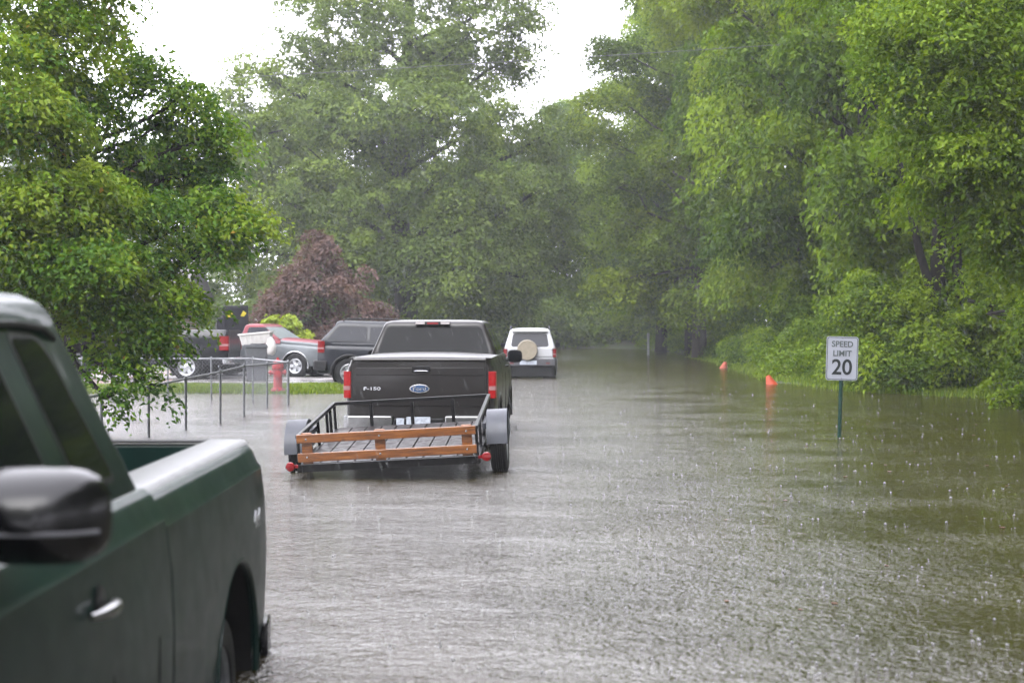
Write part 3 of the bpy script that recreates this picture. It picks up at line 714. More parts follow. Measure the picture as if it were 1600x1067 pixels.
# ---- 2. grey pickup seen from behind
yaw = lambda deg: math.radians(90 - deg)
root = empty('pickup_truck', (-1.20, 19.1, -.20), (0, 0, yaw(2.2)))
tag(root, 'dark grey pickup with red tail lights, black tinted rear window and low trailer hitched behind', 'pickup truck')
Fd = dict(W=.995, L=5.75, bed=True, paint='grey_paint', sill=.42, rail=1.395, gate=.62, inner=.86, tuck=.10,
          belt=(1.40, 1.95, 4.35, .905), top=(1.80, 2.12, 3.7, .745), roof=1.905, hood=[(4.25, 1.40), (4.5, 1.36), (5.2, 1.30), (5.6, 1.22), (5.75, 1.12)],
          arches=[(1.15, .42, .46), (4.75, .42, .46)], wr=.39, ww=.27, inset=.03, rim='alloy', rimr=.23, spokes=6, bumper='grey_paint', flare='grey_paint', flare_w=.025)
vehicle(root, Fd)
for s_ in (-1, 1):
    side_glass(Fd, root, [(2.25, 1.46), (2.85, 1.46), (2.85, 1.77), (2.35, 1.77)], s_, 'rear_door_window')
    side_glass(Fd, root, [(2.97, 1.46), (4.1, 1.46), (3.75, 1.77), (2.97, 1.77)], s_, 'side_window')
    handle(root, 3.1, s_, .98, 1.22, 'black_plastic', .2)
    mirror_obj(root, 3.92, s_, .98, 1.34, .23, .2, .13, 'black_plastic')
    seam(root, [Vector((2.95, s_ * y, z)) for y, z in ((.985, .46), (.996, .8), (.99, 1.1), (.955, 1.3), (.93, 1.37))])
    seam(root, [Vector((4.2, s_ * y, z)) for y, z in ((.985, .46), (.996, .8), (.99, 1.1), (.955, 1.3), (.93, 1.37))])
    lamp(root, .0, s_, .985, .88, 1.225, .12, .088, lm='lit_red')
    # bumper halves of chrome with a black step pad between
    hb = MB(); pr = [(-.16, s_ * .34), (-.14, s_ * .92), (-.05, s_ * .985), (.14, s_ * .99), (.14, s_ * .94), (-.02, s_ * .9), (-.02, s_ * .34)]
    hb.prism([Vector((x, y, .47)) for x, y in pr], (0, 0, .185)); hb.build('bumper_chrome', M['bumper_chrome'], root, bevel=.018)
end_glass(Fd, root, [(-.80, 1.42), (.80, 1.42), (.675, 1.80), (-.675, 1.80)], True, 'rear_window', rad=.06)
end_glass(Fd, root, [(-.82, 1.43), (.82, 1.43), (.66, 1.78), (-.66, 1.78)], False, 'windscreen', mtl='grey_glass')
b = MB(); b.box((-.07, 0, .545), (.14, .66, .15)); b.build('bumper_step', M['black_plastic'], root, bevel=.015)
pl_ = MB(); pl_.box((-.15, .0, .565), (.012, .31, .155)); pl_.build('licence_plate', M['plate'], root, bevel=.004)
pl_ = MB(); pl_.box((-.152, .235, .575), (.012, .10, .10)); pl_.build('bumper_sticker', M['plate'], root, bevel=.004)
hb = MB(); hb.tube([Vector((-.0, 0, .40)), Vector((-.30, 0, .40))], .03, 8); hb.lathe([(.001, .0), (.02, 0), (.02, .05), (.028, .075), (.02, .1), (.001, .105)], 12, Matrix.Translation((-.26, 0, .42))); hb.build('tow_hitch', M['black_steel'], root)
# domed wet bed cover
tn = MB(); rings = []
for x in (.06, .12, .5, 1.0, 1.5, 1.88):
    e = min(1, (x - .04) / .12); rings.append([Vector((x, y, 1.395 + .004 + e * (.052 * (1 - (y / .93) ** 2) ** .7 if abs(y) < .93 else 0))) for y in [-.93 + 1.86 * k / 14 for k in range(15)]] + [Vector((x, .93, 1.388)), Vector((x, -.93, 1.388))])
tn.loft(rings); tn.build('bed_cover', M['grey_paint'], root, smooth=50)
tl = Fd['tailgate']
# pressed panel, lip, handle, badges on the tailgate
b = MB(); b.tube([Vector((.0, y, 1.375)) for y in (-.86, -.4, 0, .4, .86)], .022, 8); b.build('tailgate_lip', M['grey_paint'], tl)
b = MB(); b.box((-.004, 0, 1.225), (.012, 1.66, .10)); b.build('pressed_panel', M['grey_paint'], tl, bevel=.005)
b = MB(); b.box((-.010, -.02, 1.255), (.02, .24, .085)); o = b.build('tailgate_handle', M['black_plastic'], tl, bevel=.012)
b = MB(); b.tube([Vector((-.022, -.11, 1.225)), Vector((-.03, -.08, 1.23)), Vector((-.03, .04, 1.23)), Vector((-.022, .07, 1.225))], .009, 6); b.build('handle_pull', M['chrome'], o)
def oval(x, w_, h, th): 
    b = MB(); n = 32
    b.prism([Vector((x, w_ / 2 * math.cos(2 * PI * k / n), 1.0 + h / 2 * math.sin(2 * PI * k / n))) for k in range(n)], (-th, 0, 0)); return b
o = oval(-.004, .265, .115, .008).build('oval_badge', M['chrome'], tl, bevel=.003); oval(-.0115, .228, .085, .003).build('badge_field', M['badge_blue'], o)
text_mesh('badge_script', 'Ford', .075, M['chrome'], o, (-.0165, 0, 1.0), REAR, depth=.0015, bold=.001, sx=1.25)
emblem_text(tl, 'F-150', .058, 'chrome', (-.007, .62, 1.0), REAR, depth=.002, bold=.002, sx=1.7)
b = MB(); b.box((2.10, .02, 1.852), (.06, .50, .05)); o = b.build('high_brake_light', M['black_plastic'], root, bevel=.01)
b = MB(); b.box((2.072, .02, 1.852), (.012, .16, .03)); b.build('brake_lens', M['dark_red'], o)
for y in (-.16, .20):
    b = MB(); b.box((2.070, y, 1.855), (.012, .13, .035)); b.build('cargo_lens', M['white_lens'], o)

# ---- 3. utility trailer behind it (nose up, leaning to the left)
Lr = 2.44; hwT = .945
fwd = (Vector(at(643.5, 17.8, z=.40)) - Vector(at(606.5, 15.5, z=.19))).normalized()
lat = Vector((-math.cos(math.radians(2.2)) * 1, math.sin(math.radians(2.2)), -.057)).normalized(); lat = (lat - fwd * lat.dot(fwd)).normalized(); upv = fwd.cross(lat)
Mx = Matrix((fwd, lat, upv)).transposed().to_4x4(); Mx.translation = Vector(at(606.5, 15.5, z=.19))
root = empty('utility_trailer'); root.matrix_world = Mx
tag(root, 'low black steel utility trailer with brown wooden tail rail behind the grey pickup', 'trailer')
b = MB()
for s_ in (-1, 1): b.bar((0, s_ * hwT, -.03), (Lr, s_ * hwT, -.03), .05, .08)
b.bar((0.025, -hwT + .026, -.03), (.025, hwT - .026, -.03), .05, .08); b.bar((Lr - .025, -hwT + .026, -.03), (Lr - .025, hwT - .026, -.03), .05, .08)
for k in (1, 2, 3): b.bar((Lr * k / 4, -hwT + .03, -.04), (Lr * k / 4, hwT - .03, -.04), .04, .05)
b.build('frame', M['black_steel'], root, bevel=.004)
b = MB()
for s_ in (-1, 1):
    b.bar((0, s_ * hwT, .31), (Lr, s_ * hwT, .31), .04)
    for x in ((.02, .62, 1.25, 1.85, 2.1, Lr - .02)): b.bar((x, s_ * hwT, .01), (x, s_ * hwT, .29), .032)
b.bar((Lr, -hwT + .02, .31), (Lr, hwT - .02, .31), .04)
for y in (-.50, 0, .50): b.bar((Lr, y, .01), (Lr, y, .29), .04)
b.build('railing', M['black_steel'], root, bevel=.003)
for k in range(10):
    b = MB(); wd = (2 * hwT - .06) / 10; b.box((Lr / 2, -hwT + .03 + wd * (k + .5), .0), (Lr - .06, wd - .014, .03)); b.build('deck_board', M['deck'], root, bevel=.004)
# tail rail of stained boards
tg = empty('wooden_gate'); tg.parent = root
for nm, z in (('board', .315), ('board', .115)):
    b = MB(); b.box((-.045, 0, z - .02), (.035, 2 * hwT - .0, .092)); b.build(nm, M['wood'], tg, bevel=.006)
for y in (hwT - .10, .07, -hwT + .10):
    b = MB(); b.box((-.008, y, .185), (.036, .11, .33)); b.build('upright', M['wood'], tg, bevel=.006)
b = MB()
for y in (hwT - .10, .07, -hwT + .10):
    for z in (.29, .1): b.lathe([(.001, 0), (.012, 0), (.01, .006), (.001, .007)], 8, Matrix.Translation((-.063, y, z)) @ Matrix.Rotation(-PI / 2, 4, 'Y'))
b.build('bolt', M['chrome'], tg)
for s_ in (-1, 1):
    b = MB(); ox = 1.02
    A = wheel_arc(ox, -.02, .37, PI * .97, PI * .03, 10); A2 = wheel_arc(ox, -.02, .364, PI * .03, PI * .97, 10)
    b.prism([Vector((x, s_ * (hwT + .06), z)) for x, z in A + A2], (0, s_ * .23, 0))
    b.box((ox, s_ * (hwT + .035), .20), (.5, .04, .06))
    b.build('fender', M['fender_grey'], root, bevel=.004)
    wheel(root, ox, s_ * (hwT + .175), .315, .19, s_, 'alloy', .19, 6).location.z = -.05
    b = MB(); b.box((.0, s_ * (hwT + .07), .0), (.04, .12, .03)); b.lathe([(.001, 0), (.05, 0), (.05, .02), (.043, .032), (.02, .038), (.001, .04)], 16, Matrix.Translation((-.01, s_ * (hwT + .095), .0)) @ Matrix.Rotation(-PI / 2, 4, 'Y'))
    b.build('tail_light', M['dark_red'], root)
b = MB()
for s_ in (-1, 1): b.bar((Lr, s_ * .62, -.08), (Lr + 1.12, s_ * .04, -.30), .05, .07)
b.tube([Vector((Lr + 1.0, 0, -.29)), Vector((Lr + 1.3, 0, -.30))], .035, 8); b.build('tongue', M['black_steel'], root)
b = MB(); b.tube([Vector((1.02, -hwT - .1, -.05)), Vector((1.02, hwT + .1, -.05))], .025, 8); b.build('axle', M['rust'], root)

# ---- 4. white four-wheel drive with the beige spare wheel cover
root = empty('suv', (.55, 45.2, -.16), (0, 0, yaw(1.0)))
tag(root, 'white SUV standing in the flood with a beige spare wheel cover on its back', 'SUV')
P = dict(W=.83, L=4.3, paint='white_paint', sill=.30, tuck=.07, belt=(1.10, .06, 3.1, .775), top=(1.53, .22, 2.6, .64), roof=1.70, hood=[(3.05, 1.10), (3.3, 1.07), (3.8, 1.02), (4.15, .95), (4.3, .86)],
         arches=[(.85, .33, .39), (3.5, .33, .39)], wr=.345, ww=.22, inset=.03, rim='alloy', rimr=.2, bumper='trim_grey', flare='trim_grey', flare_w=.03)
vehicle(root, P)
end_glass(P, root, [(-.57, 1.14), (.57, 1.14), (.50, 1.51), (-.50, 1.51)], True, 'rear_window', mtl='grey_glass', rad=.07)
end_glass(P, root, [(-.68, 1.13), (.68, 1.13), (.56, 1.50), (-.56, 1.50)], False, 'windscreen', mtl='grey_glass')
for s_ in (-1, 1):
    side_glass(P, root, [(.25, 1.15), (1.1, 1.15), (1.1, 1.5), (.36, 1.5)], s_, 'quarter_window')
    side_glass(P, root, [(1.2, 1.15), (2.0, 1.15), (2.0, 1.5), (1.2, 1.5)], s_, 'rear_door_window')
    side_glass(P, root, [(2.1, 1.15), (2.9, 1.15), (2.6, 1.5), (2.1, 1.5)], s_)
    mirror_obj(root, 2.75, s_, .80, 1.14, .17, .14, .1, 'black_plastic')
    b = MB(); b.tube([Vector((x, s_ * .60, z)) for x, z in ((.35, 1.66), (.45, 1.735), (1.4, 1.755), (2.4, 1.735), (2.5, 1.66))], .016, 8); b.build('roof_rail', M['trim_grey'], root)
    lamp(root, .015, s_, .80, .80, 1.05, .14, .10)
    b = MB(); b.box((-.09, s_ * .55, .62), (.02, .12, .05)); b.build('reflector', M['red_lens'], root, bevel=.006)
b = MB(); b.prism([Vector((x, y, .52)) for x, y in ((-.10, -.6), (-.06, -.78), (.2, -.84), (.2, .84), (-.06, .78), (-.10, .6))], (0, 0, .24)); b.build('rear_bumper', M['trim_grey'], root, bevel=.03)
b = MB(); b.prism([Vector((x, y, .2)) for x, y in ((-.03, -.6), (.0, -.76), (.2, -.8), (.2, .8), (.0, .76), (-.03, .6))], (0, 0, .33)); b.build('rear_apron', M['black_plastic'], root, bevel=.02)
b = MB(); b.tube([Vector((.02, -.30, 1.13)), Vector((.045, -.10, 1.20)), Vector((.08, .16, 1.27))], .011, 6); b.build('wiper', M['black_plastic'], root)
b = MB(); b.box((.19, 0, 1.60), (.14, 1.10, .035)); b.box((.125, 0, 1.595), (.012, .22, .02)); b.build('roof_spoiler', M['white_paint'], root, bevel=.012)
b = MB(); b.bar((-.005, .70, .84), (-.005, .70, 1.08), .012); b.bar((-.005, -.70, .84), (-.005, -.70, 1.08), .012); b.bar((-.005, -.70, .82), (-.005, .70, .82), .012); b.build('tailgate_seam', M['liner'], root)
b = MB(); b.box((-.115, .05, .64), (.012, .52, .13)); b.build('licence_plate', M['plate'], root, bevel=.004)
b = MB(); b.lathe([(.001, 0), (.28, 0), (.33, .02), (.35, .06), (.352, .16), (.33, .2), (.001, .2)], 40, Matrix.Translation((-.0, .08, 1.02)) @ Matrix.Rotation(-PI / 2, 4, 'Y') @ Matrix.Diagonal((.9, .9, 1, 1)))
o = b.build('spare_wheel_cover', M['tan'], root, smooth=50)
b = MB(); b.lathe([(.318, .012), (.326, .008), (.330, .014), (.322, .018)], 40, Matrix.Translation((-.188, .08, 1.02)) @ Matrix.Rotation(-PI / 2, 4, 'Y') @ Matrix.Diagonal((.9, .9, 1, 1)), True); b.build('cover_seam', M['tan'], o)

# ---- 5. black pickup parked side on, nose to the left
root = empty('pickup_truck', (at(357, 40)[0], 40.95, .10), (0, 0, PI))
tag(root, 'black pickup parked side-on behind the drooping maple branches', 'pickup truck')
P = dict(Fd); P.update(paint='black_paint', bumper='chrome', flare='black_paint', belt=(1.40, 1.95, 4.35, .905), arches=[(1.15, .42, .46), (4.6, .42, .46)]); P.pop('tailgate', None)
vehicle(root, P)
for s_ in (-1, 1):
    side_glass(P, root, [(2.25, 1.46), (2.85, 1.46), (2.85, 1.77), (2.35, 1.77)], s_, 'rear_door_window', mtl='grey_glass')
    side_glass(P, root, [(2.97, 1.46), (4.1, 1.46), (3.75, 1.77), (2.97, 1.77)], s_, mtl='grey_glass')
    handle(root, 3.1, s_, .98, 1.22, 'chrome', .2); mirror_obj(root, 3.92, s_, .98, 1.34, .2, .18, .12, 'black_plastic')
    lamp(root, .0, s_, .985, .84, 1.225, .24, .12)
    b = MB(); b.box((2.9, s_ * 1.0, .72), (3.2, .02, .05)); b.build('side_moulding', M['trim_grey'], root, bevel=.008)
end_glass(P, root, [(-.78, 1.44), (.78, 1.44), (.66, 1.79), (-.66, 1.79)], True, 'rear_window'); end_glass(P, root, [(-.82, 1.43), (.82, 1.43), (.66, 1.78), (-.66, 1.78)], False, 'windscreen', mtl='clear_glass')
b = MB(); b.prism([Vector((x, y, .47)) for x, y in ((-.16, -.5), (-.14, -.93), (.0, -.985), (.16, -.99), (.16, .99), (0, .985), (-.14, .93), (-.16, .5))], (0, 0, .17)); b.build('rear_bumper', M['chrome'], root, bevel=.02)

# ---- 6. two-tone red and silver compact pickup, nose to the right and a little towards us
d6 = 42.0; fw = at(473, d6); a6 = math.radians(-16)
root = empty('pickup_truck', (fw[0] - 3.75 * math.cos(a6), fw[1] + .8 - 3.75 * math.sin(a6), .10), (0, 0, a6))
tag(root, 'red and silver compact pickup behind the hydrant and wheeled bin', 'pickup truck')
P = dict(W=.84, L=4.7, bed=True, paint='red_paint', lower='silver_paint', sill=.34, rail=1.08, gate=.45, tuck=.07,
         belt=(1.12, 2.0, 3.25, .78), top=(1.47, 2.08, 2.72, .66), roof=1.57, hood=[(3.15, 1.12), (3.4, 1.08), (4.0, 1.04), (4.5, .99), (4.7, .88)],
         arches=[(.95, .36, .41), (3.75, .36, .41)], wr=.36, ww=.22, inset=.02, rim='alloy', rimr=.2, spokes=5, bumper='chrome', flare='chrome', flare_w=.022)
vehicle(root, P)
b = MB(); rings = []
for x, z, hw in ((3.12, 1.128, .74), (3.4, 1.10, .755), (4.0, 1.06, .745), (4.5, 1.01, .69), (4.66, .94, .64)):
    rings.append([Vector((x, y, z + .045 * (1 - (y / hw) ** 2) + (0 if abs(y) < hw else -.05))) for y in [hw * (k / 6 - 1) for k in range(13)]] + [Vector((x, hw + .018, z - .10)), Vector((x, -hw - .018, z - .10))])
b.loft(rings); b.build('bonnet', M['red_paint'], root, smooth=50)
for s_ in (-1, 1):
    side_glass(P, root, [(2.2, 1.15), (3.08, 1.15), (2.75, 1.45), (2.25, 1.45)], s_, mtl='grey_glass')
    b = MB(); b.prism([Vector((2.02, s_ * .83, 1.0)), Vector((3.3, s_ * .835, 1.0)), Vector((3.3, s_ * .80, 1.1)), Vector((2.02, s_ * .80, 1.1))], (0, s_ * .006, 0)); b.build('door_band', M['red_paint'], root)
    mirror_obj(root, 2.95, s_, .80, 1.13, .15, .12, .09, 'black_plastic'); lamp(root, 0, s_, .80, .72, 1.0)
end_glass(P, root, [(-.68, 1.15), (.68, 1.15), (.58, 1.46), (-.58, 1.46)], True, 'rear_window'); end_glass(P, root, [(-.71, 1.14), (.71, 1.14), (.58, 1.46), (-.58, 1.46)], False, 'windscreen', mtl='clear_glass')

# ---- 7. dark blue SUV half hidden by the grey pickup
root = empty('suv', (at(489, 36.7)[0], 36.9 + .95, .08), (0, .028, math.radians(3)))
tag(root, 'dark navy SUV parked side-on, half hidden by the grey pickup', 'SUV')
P = dict(W=.90, L=4.6, paint='navy_paint', sill=.32, tuck=.07, belt=(1.13, .04, 3.45, .845), top=(1.55, .42, 2.9, .69), roof=1.69, hood=[(3.35, 1.13), (3.6, 1.09), (4.1, 1.05), (4.45, .98), (4.6, .88)],
         arches=[(.80, .37, .43), (3.65, .37, .43)], wr=.365, ww=.24, inset=.03, rim='alloy', rimr=.21, spokes=5, bumper='black_plastic', flare='black_plastic', flare_w=.035)
vehicle(root, P)
for s_ in (-1, 1):
    side_glass(P, root, [(.22, 1.17), (1.22, 1.17), (1.22, 1.52), (.52, 1.52)], s_, 'quarter_window', mtl='grey_glass')
    side_glass(P, root, [(1.32, 1.17), (2.2, 1.17), (2.2, 1.52), (1.32, 1.52)], s_, 'rear_door_window', mtl='grey_glass')
    side_glass(P, root, [(2.3, 1.17), (3.2, 1.17), (2.85, 1.52), (2.3, 1.52)], s_, mtl='grey_glass')
    lamp(root, .015, s_, .865, .86, 1.15, .16, .12)
    b = MB(); b.tube([Vector((x, s_ * .58, z)) for x, z in ((.6, 1.66), (.7, 1.73), (1.6, 1.75), (2.6, 1.72), (2.7, 1.66))], .015, 8); b.build('roof_rail', M['black_plastic'], root)
    mirror_obj(root, 3.0, s_, .87, 1.16, .18, .14, .1, 'black_plastic')
end_glass(P, root, [(-.66, 1.17), (.66, 1.17), (.55, 1.52), (-.55, 1.52)], True, 'rear_window', mtl='grey_glass'); end_glass(P, root, [(-.76, 1.15), (.76, 1.15), (.6, 1.53), (-.6, 1.53)], False, 'windscreen', mtl='grey_glass')
b = MB(); b.prism([Vector((x, y, .42)) for x, y in ((-.12, -.6), (-.08, -.84), (.25, -.92), (.25, .92), (-.08, .84), (-.12, .6))], (0, 0, .24)); b.build('rear_bumper', M['black_plastic'], root, bevel=.03)

# ------------------------------------------------------------------ sign
bx, by, _ = at(1311, 21.35, z=0)
root = empty('speed_limit_sign', (bx, by, -.25), (0, math.radians(1.6), math.radians(1.5)))
tag(root, 'white speed limit 20 sign on a dark green post standing in the flood', 'road sign')
b = MB(); b.add([], [])
pr = [(-.028, 0), (-.012, -.018), (.012, -.018), (.028, 0), (.022, .006), (.010, -.010), (-.010, -.010), (-.022, .006)]
b.prism([Vector((x, y, -.3)) for x, y in pr], (0, 0, 1.42)); b.build('post', M['post_green'], root)
cz = .25 + (0.827 + 1.458) / 2; hw_, hh = .232, .3175
b = MB(); pl = rpoly([(-hw_, cz - hh), (hw_, cz - hh), (hw_, cz + hh), (-hw_, cz + hh)], .045)
b.prism([Vector((p_.x, -.022, p_.y)) for p_ in pl], (0, -.003, 0)); pan = b.build('sign_panel', M['sign_white'], root)
b = MB(); A = [Vector((p_.x, -.0275, p_.y)) for p_ in rpoly([(-hw_ + .010, cz - hh + .010), (hw_ - .010, cz - hh + .010), (hw_ - .010, cz + hh - .010), (-hw_ + .010, cz + hh - .010)], .038)]
B = [Vector((p_.x, -.0275, p_.y)) for p_ in rpoly([(-hw_ + .020, cz - hh + .020), (hw_ - .020, cz - hh + .020), (hw_ - .020, cz + hh - .020), (-hw_ + .020, cz + hh - .020)], .03)]
n = len(A); b.add(A + B, [(k, (k + 1) % n, n + (k + 1) % n, n + k) for k in range(n)]); b.build('border', M['sign_faded'], pan)
FR = (PI / 2, 0, 0)
text_mesh('lettering', 'SPEED', .118, M['sign_faded'], pan, (0, -.0285, cz + .205), FR, .001, .0022, .98)
text_mesh('lettering', 'LIMIT', .118, M['sign_faded'], pan, (0, -.0285, cz + .070), FR, .001, .0022, .98)
text_mesh('lettering', '20', .31, M['sign_black'], pan, (0, -.0285, cz - .135), FR, .001, .005, .98)
b = MB()
for z in (cz + hh - .024, cz - hh + .03): b.lathe([(.001, 0), (.009, 0), (.008, .005), (.001, .006)], 10, Matrix.Translation((0, -.026, z)) @ Matrix.Rotation(PI / 2, 4, 'X'))
b.build('bolt', M['galv'], pan)

# ------------------------------------------------------------------ chain-link fence
root = empty('chain_link_fence', (-4.85, 21.5, 0)); tag(root, 'galvanised chain-link fence standing in the water beside the yard', 'fence')
inv = Vector(root.location)
pd = [(150, 18.6, 616), (232, 21.5, 604), (290, 22.1, 591), (344, 24.6, 581), (381, 26.3, 572), (417, 29.0, 569), (450, 30.1, 566)]
posts = []
for px, d, py in pd: posts.append(Vector(at(px, d, py)))
posts[2].y = 23.2; posts[2] = Vector(at(290, 23.0, 592))
posts[0] = Vector(at(158, 19.6, 617))
posts.insert(0, posts[0] + (posts[0] - posts[1]).normalized() * 2.3)
side = []
for k, px in enumerate((395, 330, 262, 195, 128, 60)): side.append(Vector(at(px, 31.6 + .25 * k, 560.5)))
for k, p_ in enumerate(posts + side):
    b = MB(); r_ = .028 if p_ is posts[-1] else .020
    b.tube([Vector((p_.x, p_.y, -.45)) - inv, Vector((p_.x, p_.y, p_.z)) - inv], r_, 10)
    b.lathe([(.001, .05), (.02, .04), (r_ + .006, .01), (r_ + .006, -.03), (.001, -.03)], 10, Matrix.Translation(p_ - inv)); b.build('post', M['galv'], root)
for run in (posts, [posts[-1]] + side):
    b = MB(); b.tube([p_ + Vector((0, 0, .0)) - inv for p_ in run], .018, 8); b.build('top_rail', M['galv'], root)
    # woven mesh: two families of slanting wires
    m_ = MB()
    for a_, b_ in zip(run, run[1:]):
        ln = (b_ - a_).length; H = .95; dv_ = (b_ - a_) / ln; step = .085
        k = -int(H / step)
        while k * step < ln:
            for sg in (1, -1):
                s0 = k * step; s1 = s0 + H; z0, z1 = (-H, 0) if sg > 0 else (0, -H)
                # clip to the bay
                ta = max(0, -s0 / H); tb = min(1, (ln - s0) / H)
                if tb > ta:
                    P0 = a_ + dv_ * (s0 + H * ta) + Vector((0, 0, z0 + (z1 - z0) * ta - .02)); P1 = a_ + dv_ * (s0 + H * tb) + Vector((0, 0, z0 + (z1 - z0) * tb - .02))
                    m_.bar(P0 - inv, P1 - inv, .0026)
            k += 1
    m_.build('wire_mesh', M['galv'], root)

# ------------------------------------------------------------------ hydrant
hx, hy, _ = at(434, 35.0, z=0)
root = empty('fire_hydrant', (hx, hy, .06), (0, 0, .1)); tag(root, 'red fire hydrant on the grass verge by the fence corner', 'fire hydrant')
b = MB(); b.lathe([(.001, -.2), (.10, -.2), (.10, 0), (.175, 0), (.175, .03), (.155, .04), (.155, .055), (.115, .07), (.108, .1), (.102, .42), (.11, .50), (.135, .52), (.14, .56), (.13, .575), (.001, .58)], 28); b.build('barrel', M['hyd_red'], root, smooth=50)
b = MB(); b.lathe([(.001, .575), (.145, .575), (.145, .60), (.125, .61), (.115, .66), (.085, .71), (.045, .745), (.03, .75), (.03, .80), (.001, .80)], 28); b.build('bonnet', M['hyd_red'], root, smooth=50)
b = MB()
for k in range(8): a_ = k * PI / 4; b.lathe([(.001, 0), (.016, 0), (.016, .03), (.001, .032)], 6, Matrix.Translation((.155 * math.cos(a_), .155 * math.sin(a_), .03))); b.lathe([(.001, 0), (.012, 0), (.012, .022), (.001, .024)], 6, Matrix.Translation((.128 * math.cos(a_), .128 * math.sin(a_), .60)))
b.build('bolt', M['rust'], root)
for ry_, ln_, rr in ((PI / 2, .20, .05), (-PI / 2, .20, .05)):
    b = MB(); b.lathe([(.001, .06), (rr, .06), (rr, .15), (rr + .018, .155), (rr + .018, .19), (.02, .20), (.02, .225), (.001, .225)], 18, Matrix.Translation((0, 0, .44)) @ Matrix.Rotation(ry_, 4, 'Y')); b.build('outlet', M['hyd_red'], root)
b = MB(); b.lathe([(.001, .06), (.07, .06), (.07, .14), (.09, .145), (.09, .18), (.02, .19), (.001, .215)], 18, Matrix.Translation((0, 0, .40)) @ Matrix.Rotation(PI / 2, 4, 'X')); b.build('outlet', M['hyd_red'], root)

# ------------------------------------------------------------------ bin with white tub and bag
tx, ty, _ = at(401, 38.6, z=0)
root = empty('wheeled_bin', (tx, ty, .14), (0, 0, .12)); tag(root, 'grey wheeled rubbish bin under a white tub', 'bin')
b = MB(); rings = []
for z, hx_, hy_ in ((.05, .215, .24), (.15, .235, .26), (.6, .27, .30), (.9, .30, .33), (.905, .325, .355), (.945, .325, .355)):
    rings.append([Vector((p_.x, p_.y, z)) for p_ in rpoly([(-hx_, -hy_), (hx_, -hy_), (hx_, hy_), (-hx_, hy_)], .05, 3)])
b.loft(rings); b.build('bin_body', M['bin_grey'], root, smooth=40)
b = MB(); b.box((0, .0, .968), (.64, .70, .04), rx=.03); b.box((0, -.2, .995), (.3, .2, .02)); b.build('lid', M['bin_grey'], root, bevel=.015)
for s_ in (-1, 1):
    b = MB(); b.lathe([(.001, -.03), (.1, -.03), (.11, -.015), (.11, .015), (.1, .03), (.001, .03)], 18, Matrix.Translation((s_ * .24, .27, .11)) @ Matrix.Rotation(PI / 2, 4, 'Y')); b.build('wheel', M['rubber'], root)
b = MB(); b.tube([Vector((-.22, .36, .9)), Vector((-.22, .41, .93)), Vector((.22, .41, .93)), Vector((.22, .36, .9))], .014, 6); b.build('handle', M['bin_grey'], root)
root = empty('plastic_tub', (tx - .0, ty, 1.26), (0, -.10, .05)); tag(root, 'white plastic tub resting tilted on the grey bin', 'tub')
b = MB(); rings = []
for z, hx_, hy_ in ((-.13, .37, .26), (.13, .42, .30), (.135, .45, .33), (.175, .45, .33), (.175, .415, .295), (.13, .40, .28), (-.10, .35, .24)):
    rings.append([Vector((p_.x, p_.y, z)) for p_ in rpoly([(-hx_, -hy_), (hx_, -hy_), (hx_, hy_), (-hx_, hy_)], .08, 4)])
b.loft(rings); b.build('tub_shell', M['white_plastic'], root, smooth=40)
b = MB()
for k in range(7): b.box((-.36 + .12 * k, -.305, .0), (.018, .014, .2))
b.build('rib', M['white_plastic'], root, bevel=.004)
def blob(name, mtl, loc, sc, seed, label, cat):
    bm = bmesh.new(); bmesh.ops.create_icosphere(bm, subdivisions=3, radius=1); rg = random.Random(seed); 
    ph = [(Vector((rg.uniform(-3, 3) for _ in range(3))), rg.uniform(0, 6)) for _ in range(6)]
    for v in bm.verts:
        v.co *= 1 + .09 * sum(math.sin(a.dot(v.co) * 1.6 + q) for a, q in ph) / 2
        v.co = Vector((v.co.x * sc[0], v.co.y * sc[1], v.co.z * sc[2]))
    me = bpy.data.meshes.new(name); bm.to_mesh(me); bm.free(); me.shade_smooth()
    o = link_mesh(name, me, mtl); o.location = loc; tag(o, label, cat); return o
blob('plastic_bag', M['white_plastic'], (tx + .40, ty - .2, 1.06), (.14, .12, .24), 3, 'crumpled white plastic bag hanging at the right of the grey bin', 'bag')

# tall black cabinet
kx, ky, _ = at(363, 46.5, z=0)
root = empty('tall_cabinet', (kx, ky, .1), (0, 0, .25)); tag(root, 'tall black cabinet with two yellow stickers behind the black pickup', 'cabinet')
b = MB(); b.box((.08, 0, 1.07), (.80, .62, 2.14)); b.build('cabinet_shell', M['cab_black'], root, bevel=.02)
b = MB(); b.box((.08, -.32, 1.07), (.72, .02, 2.02)); b.build('door_panel', M['cab_black'], root, bevel=.008)
b = MB(); b.box((-.40, -.05, .88), (.22, .5, 1.76)); b.build('side_box', M['cab_black'], root, bevel=.02)
for x, z in ((-.10, 1.86), (.32, 1.88)):
    b = MB(); b.prism([Vector((x + p_.x, -.332, z + p_.y)) for p_ in rpoly([(-.09, -.07), (.02, -.09), (.10, .02), (.0, .10)], .02)], (0, -.004, 0)); b.build('yellow_sticker', M['yellow'], root)

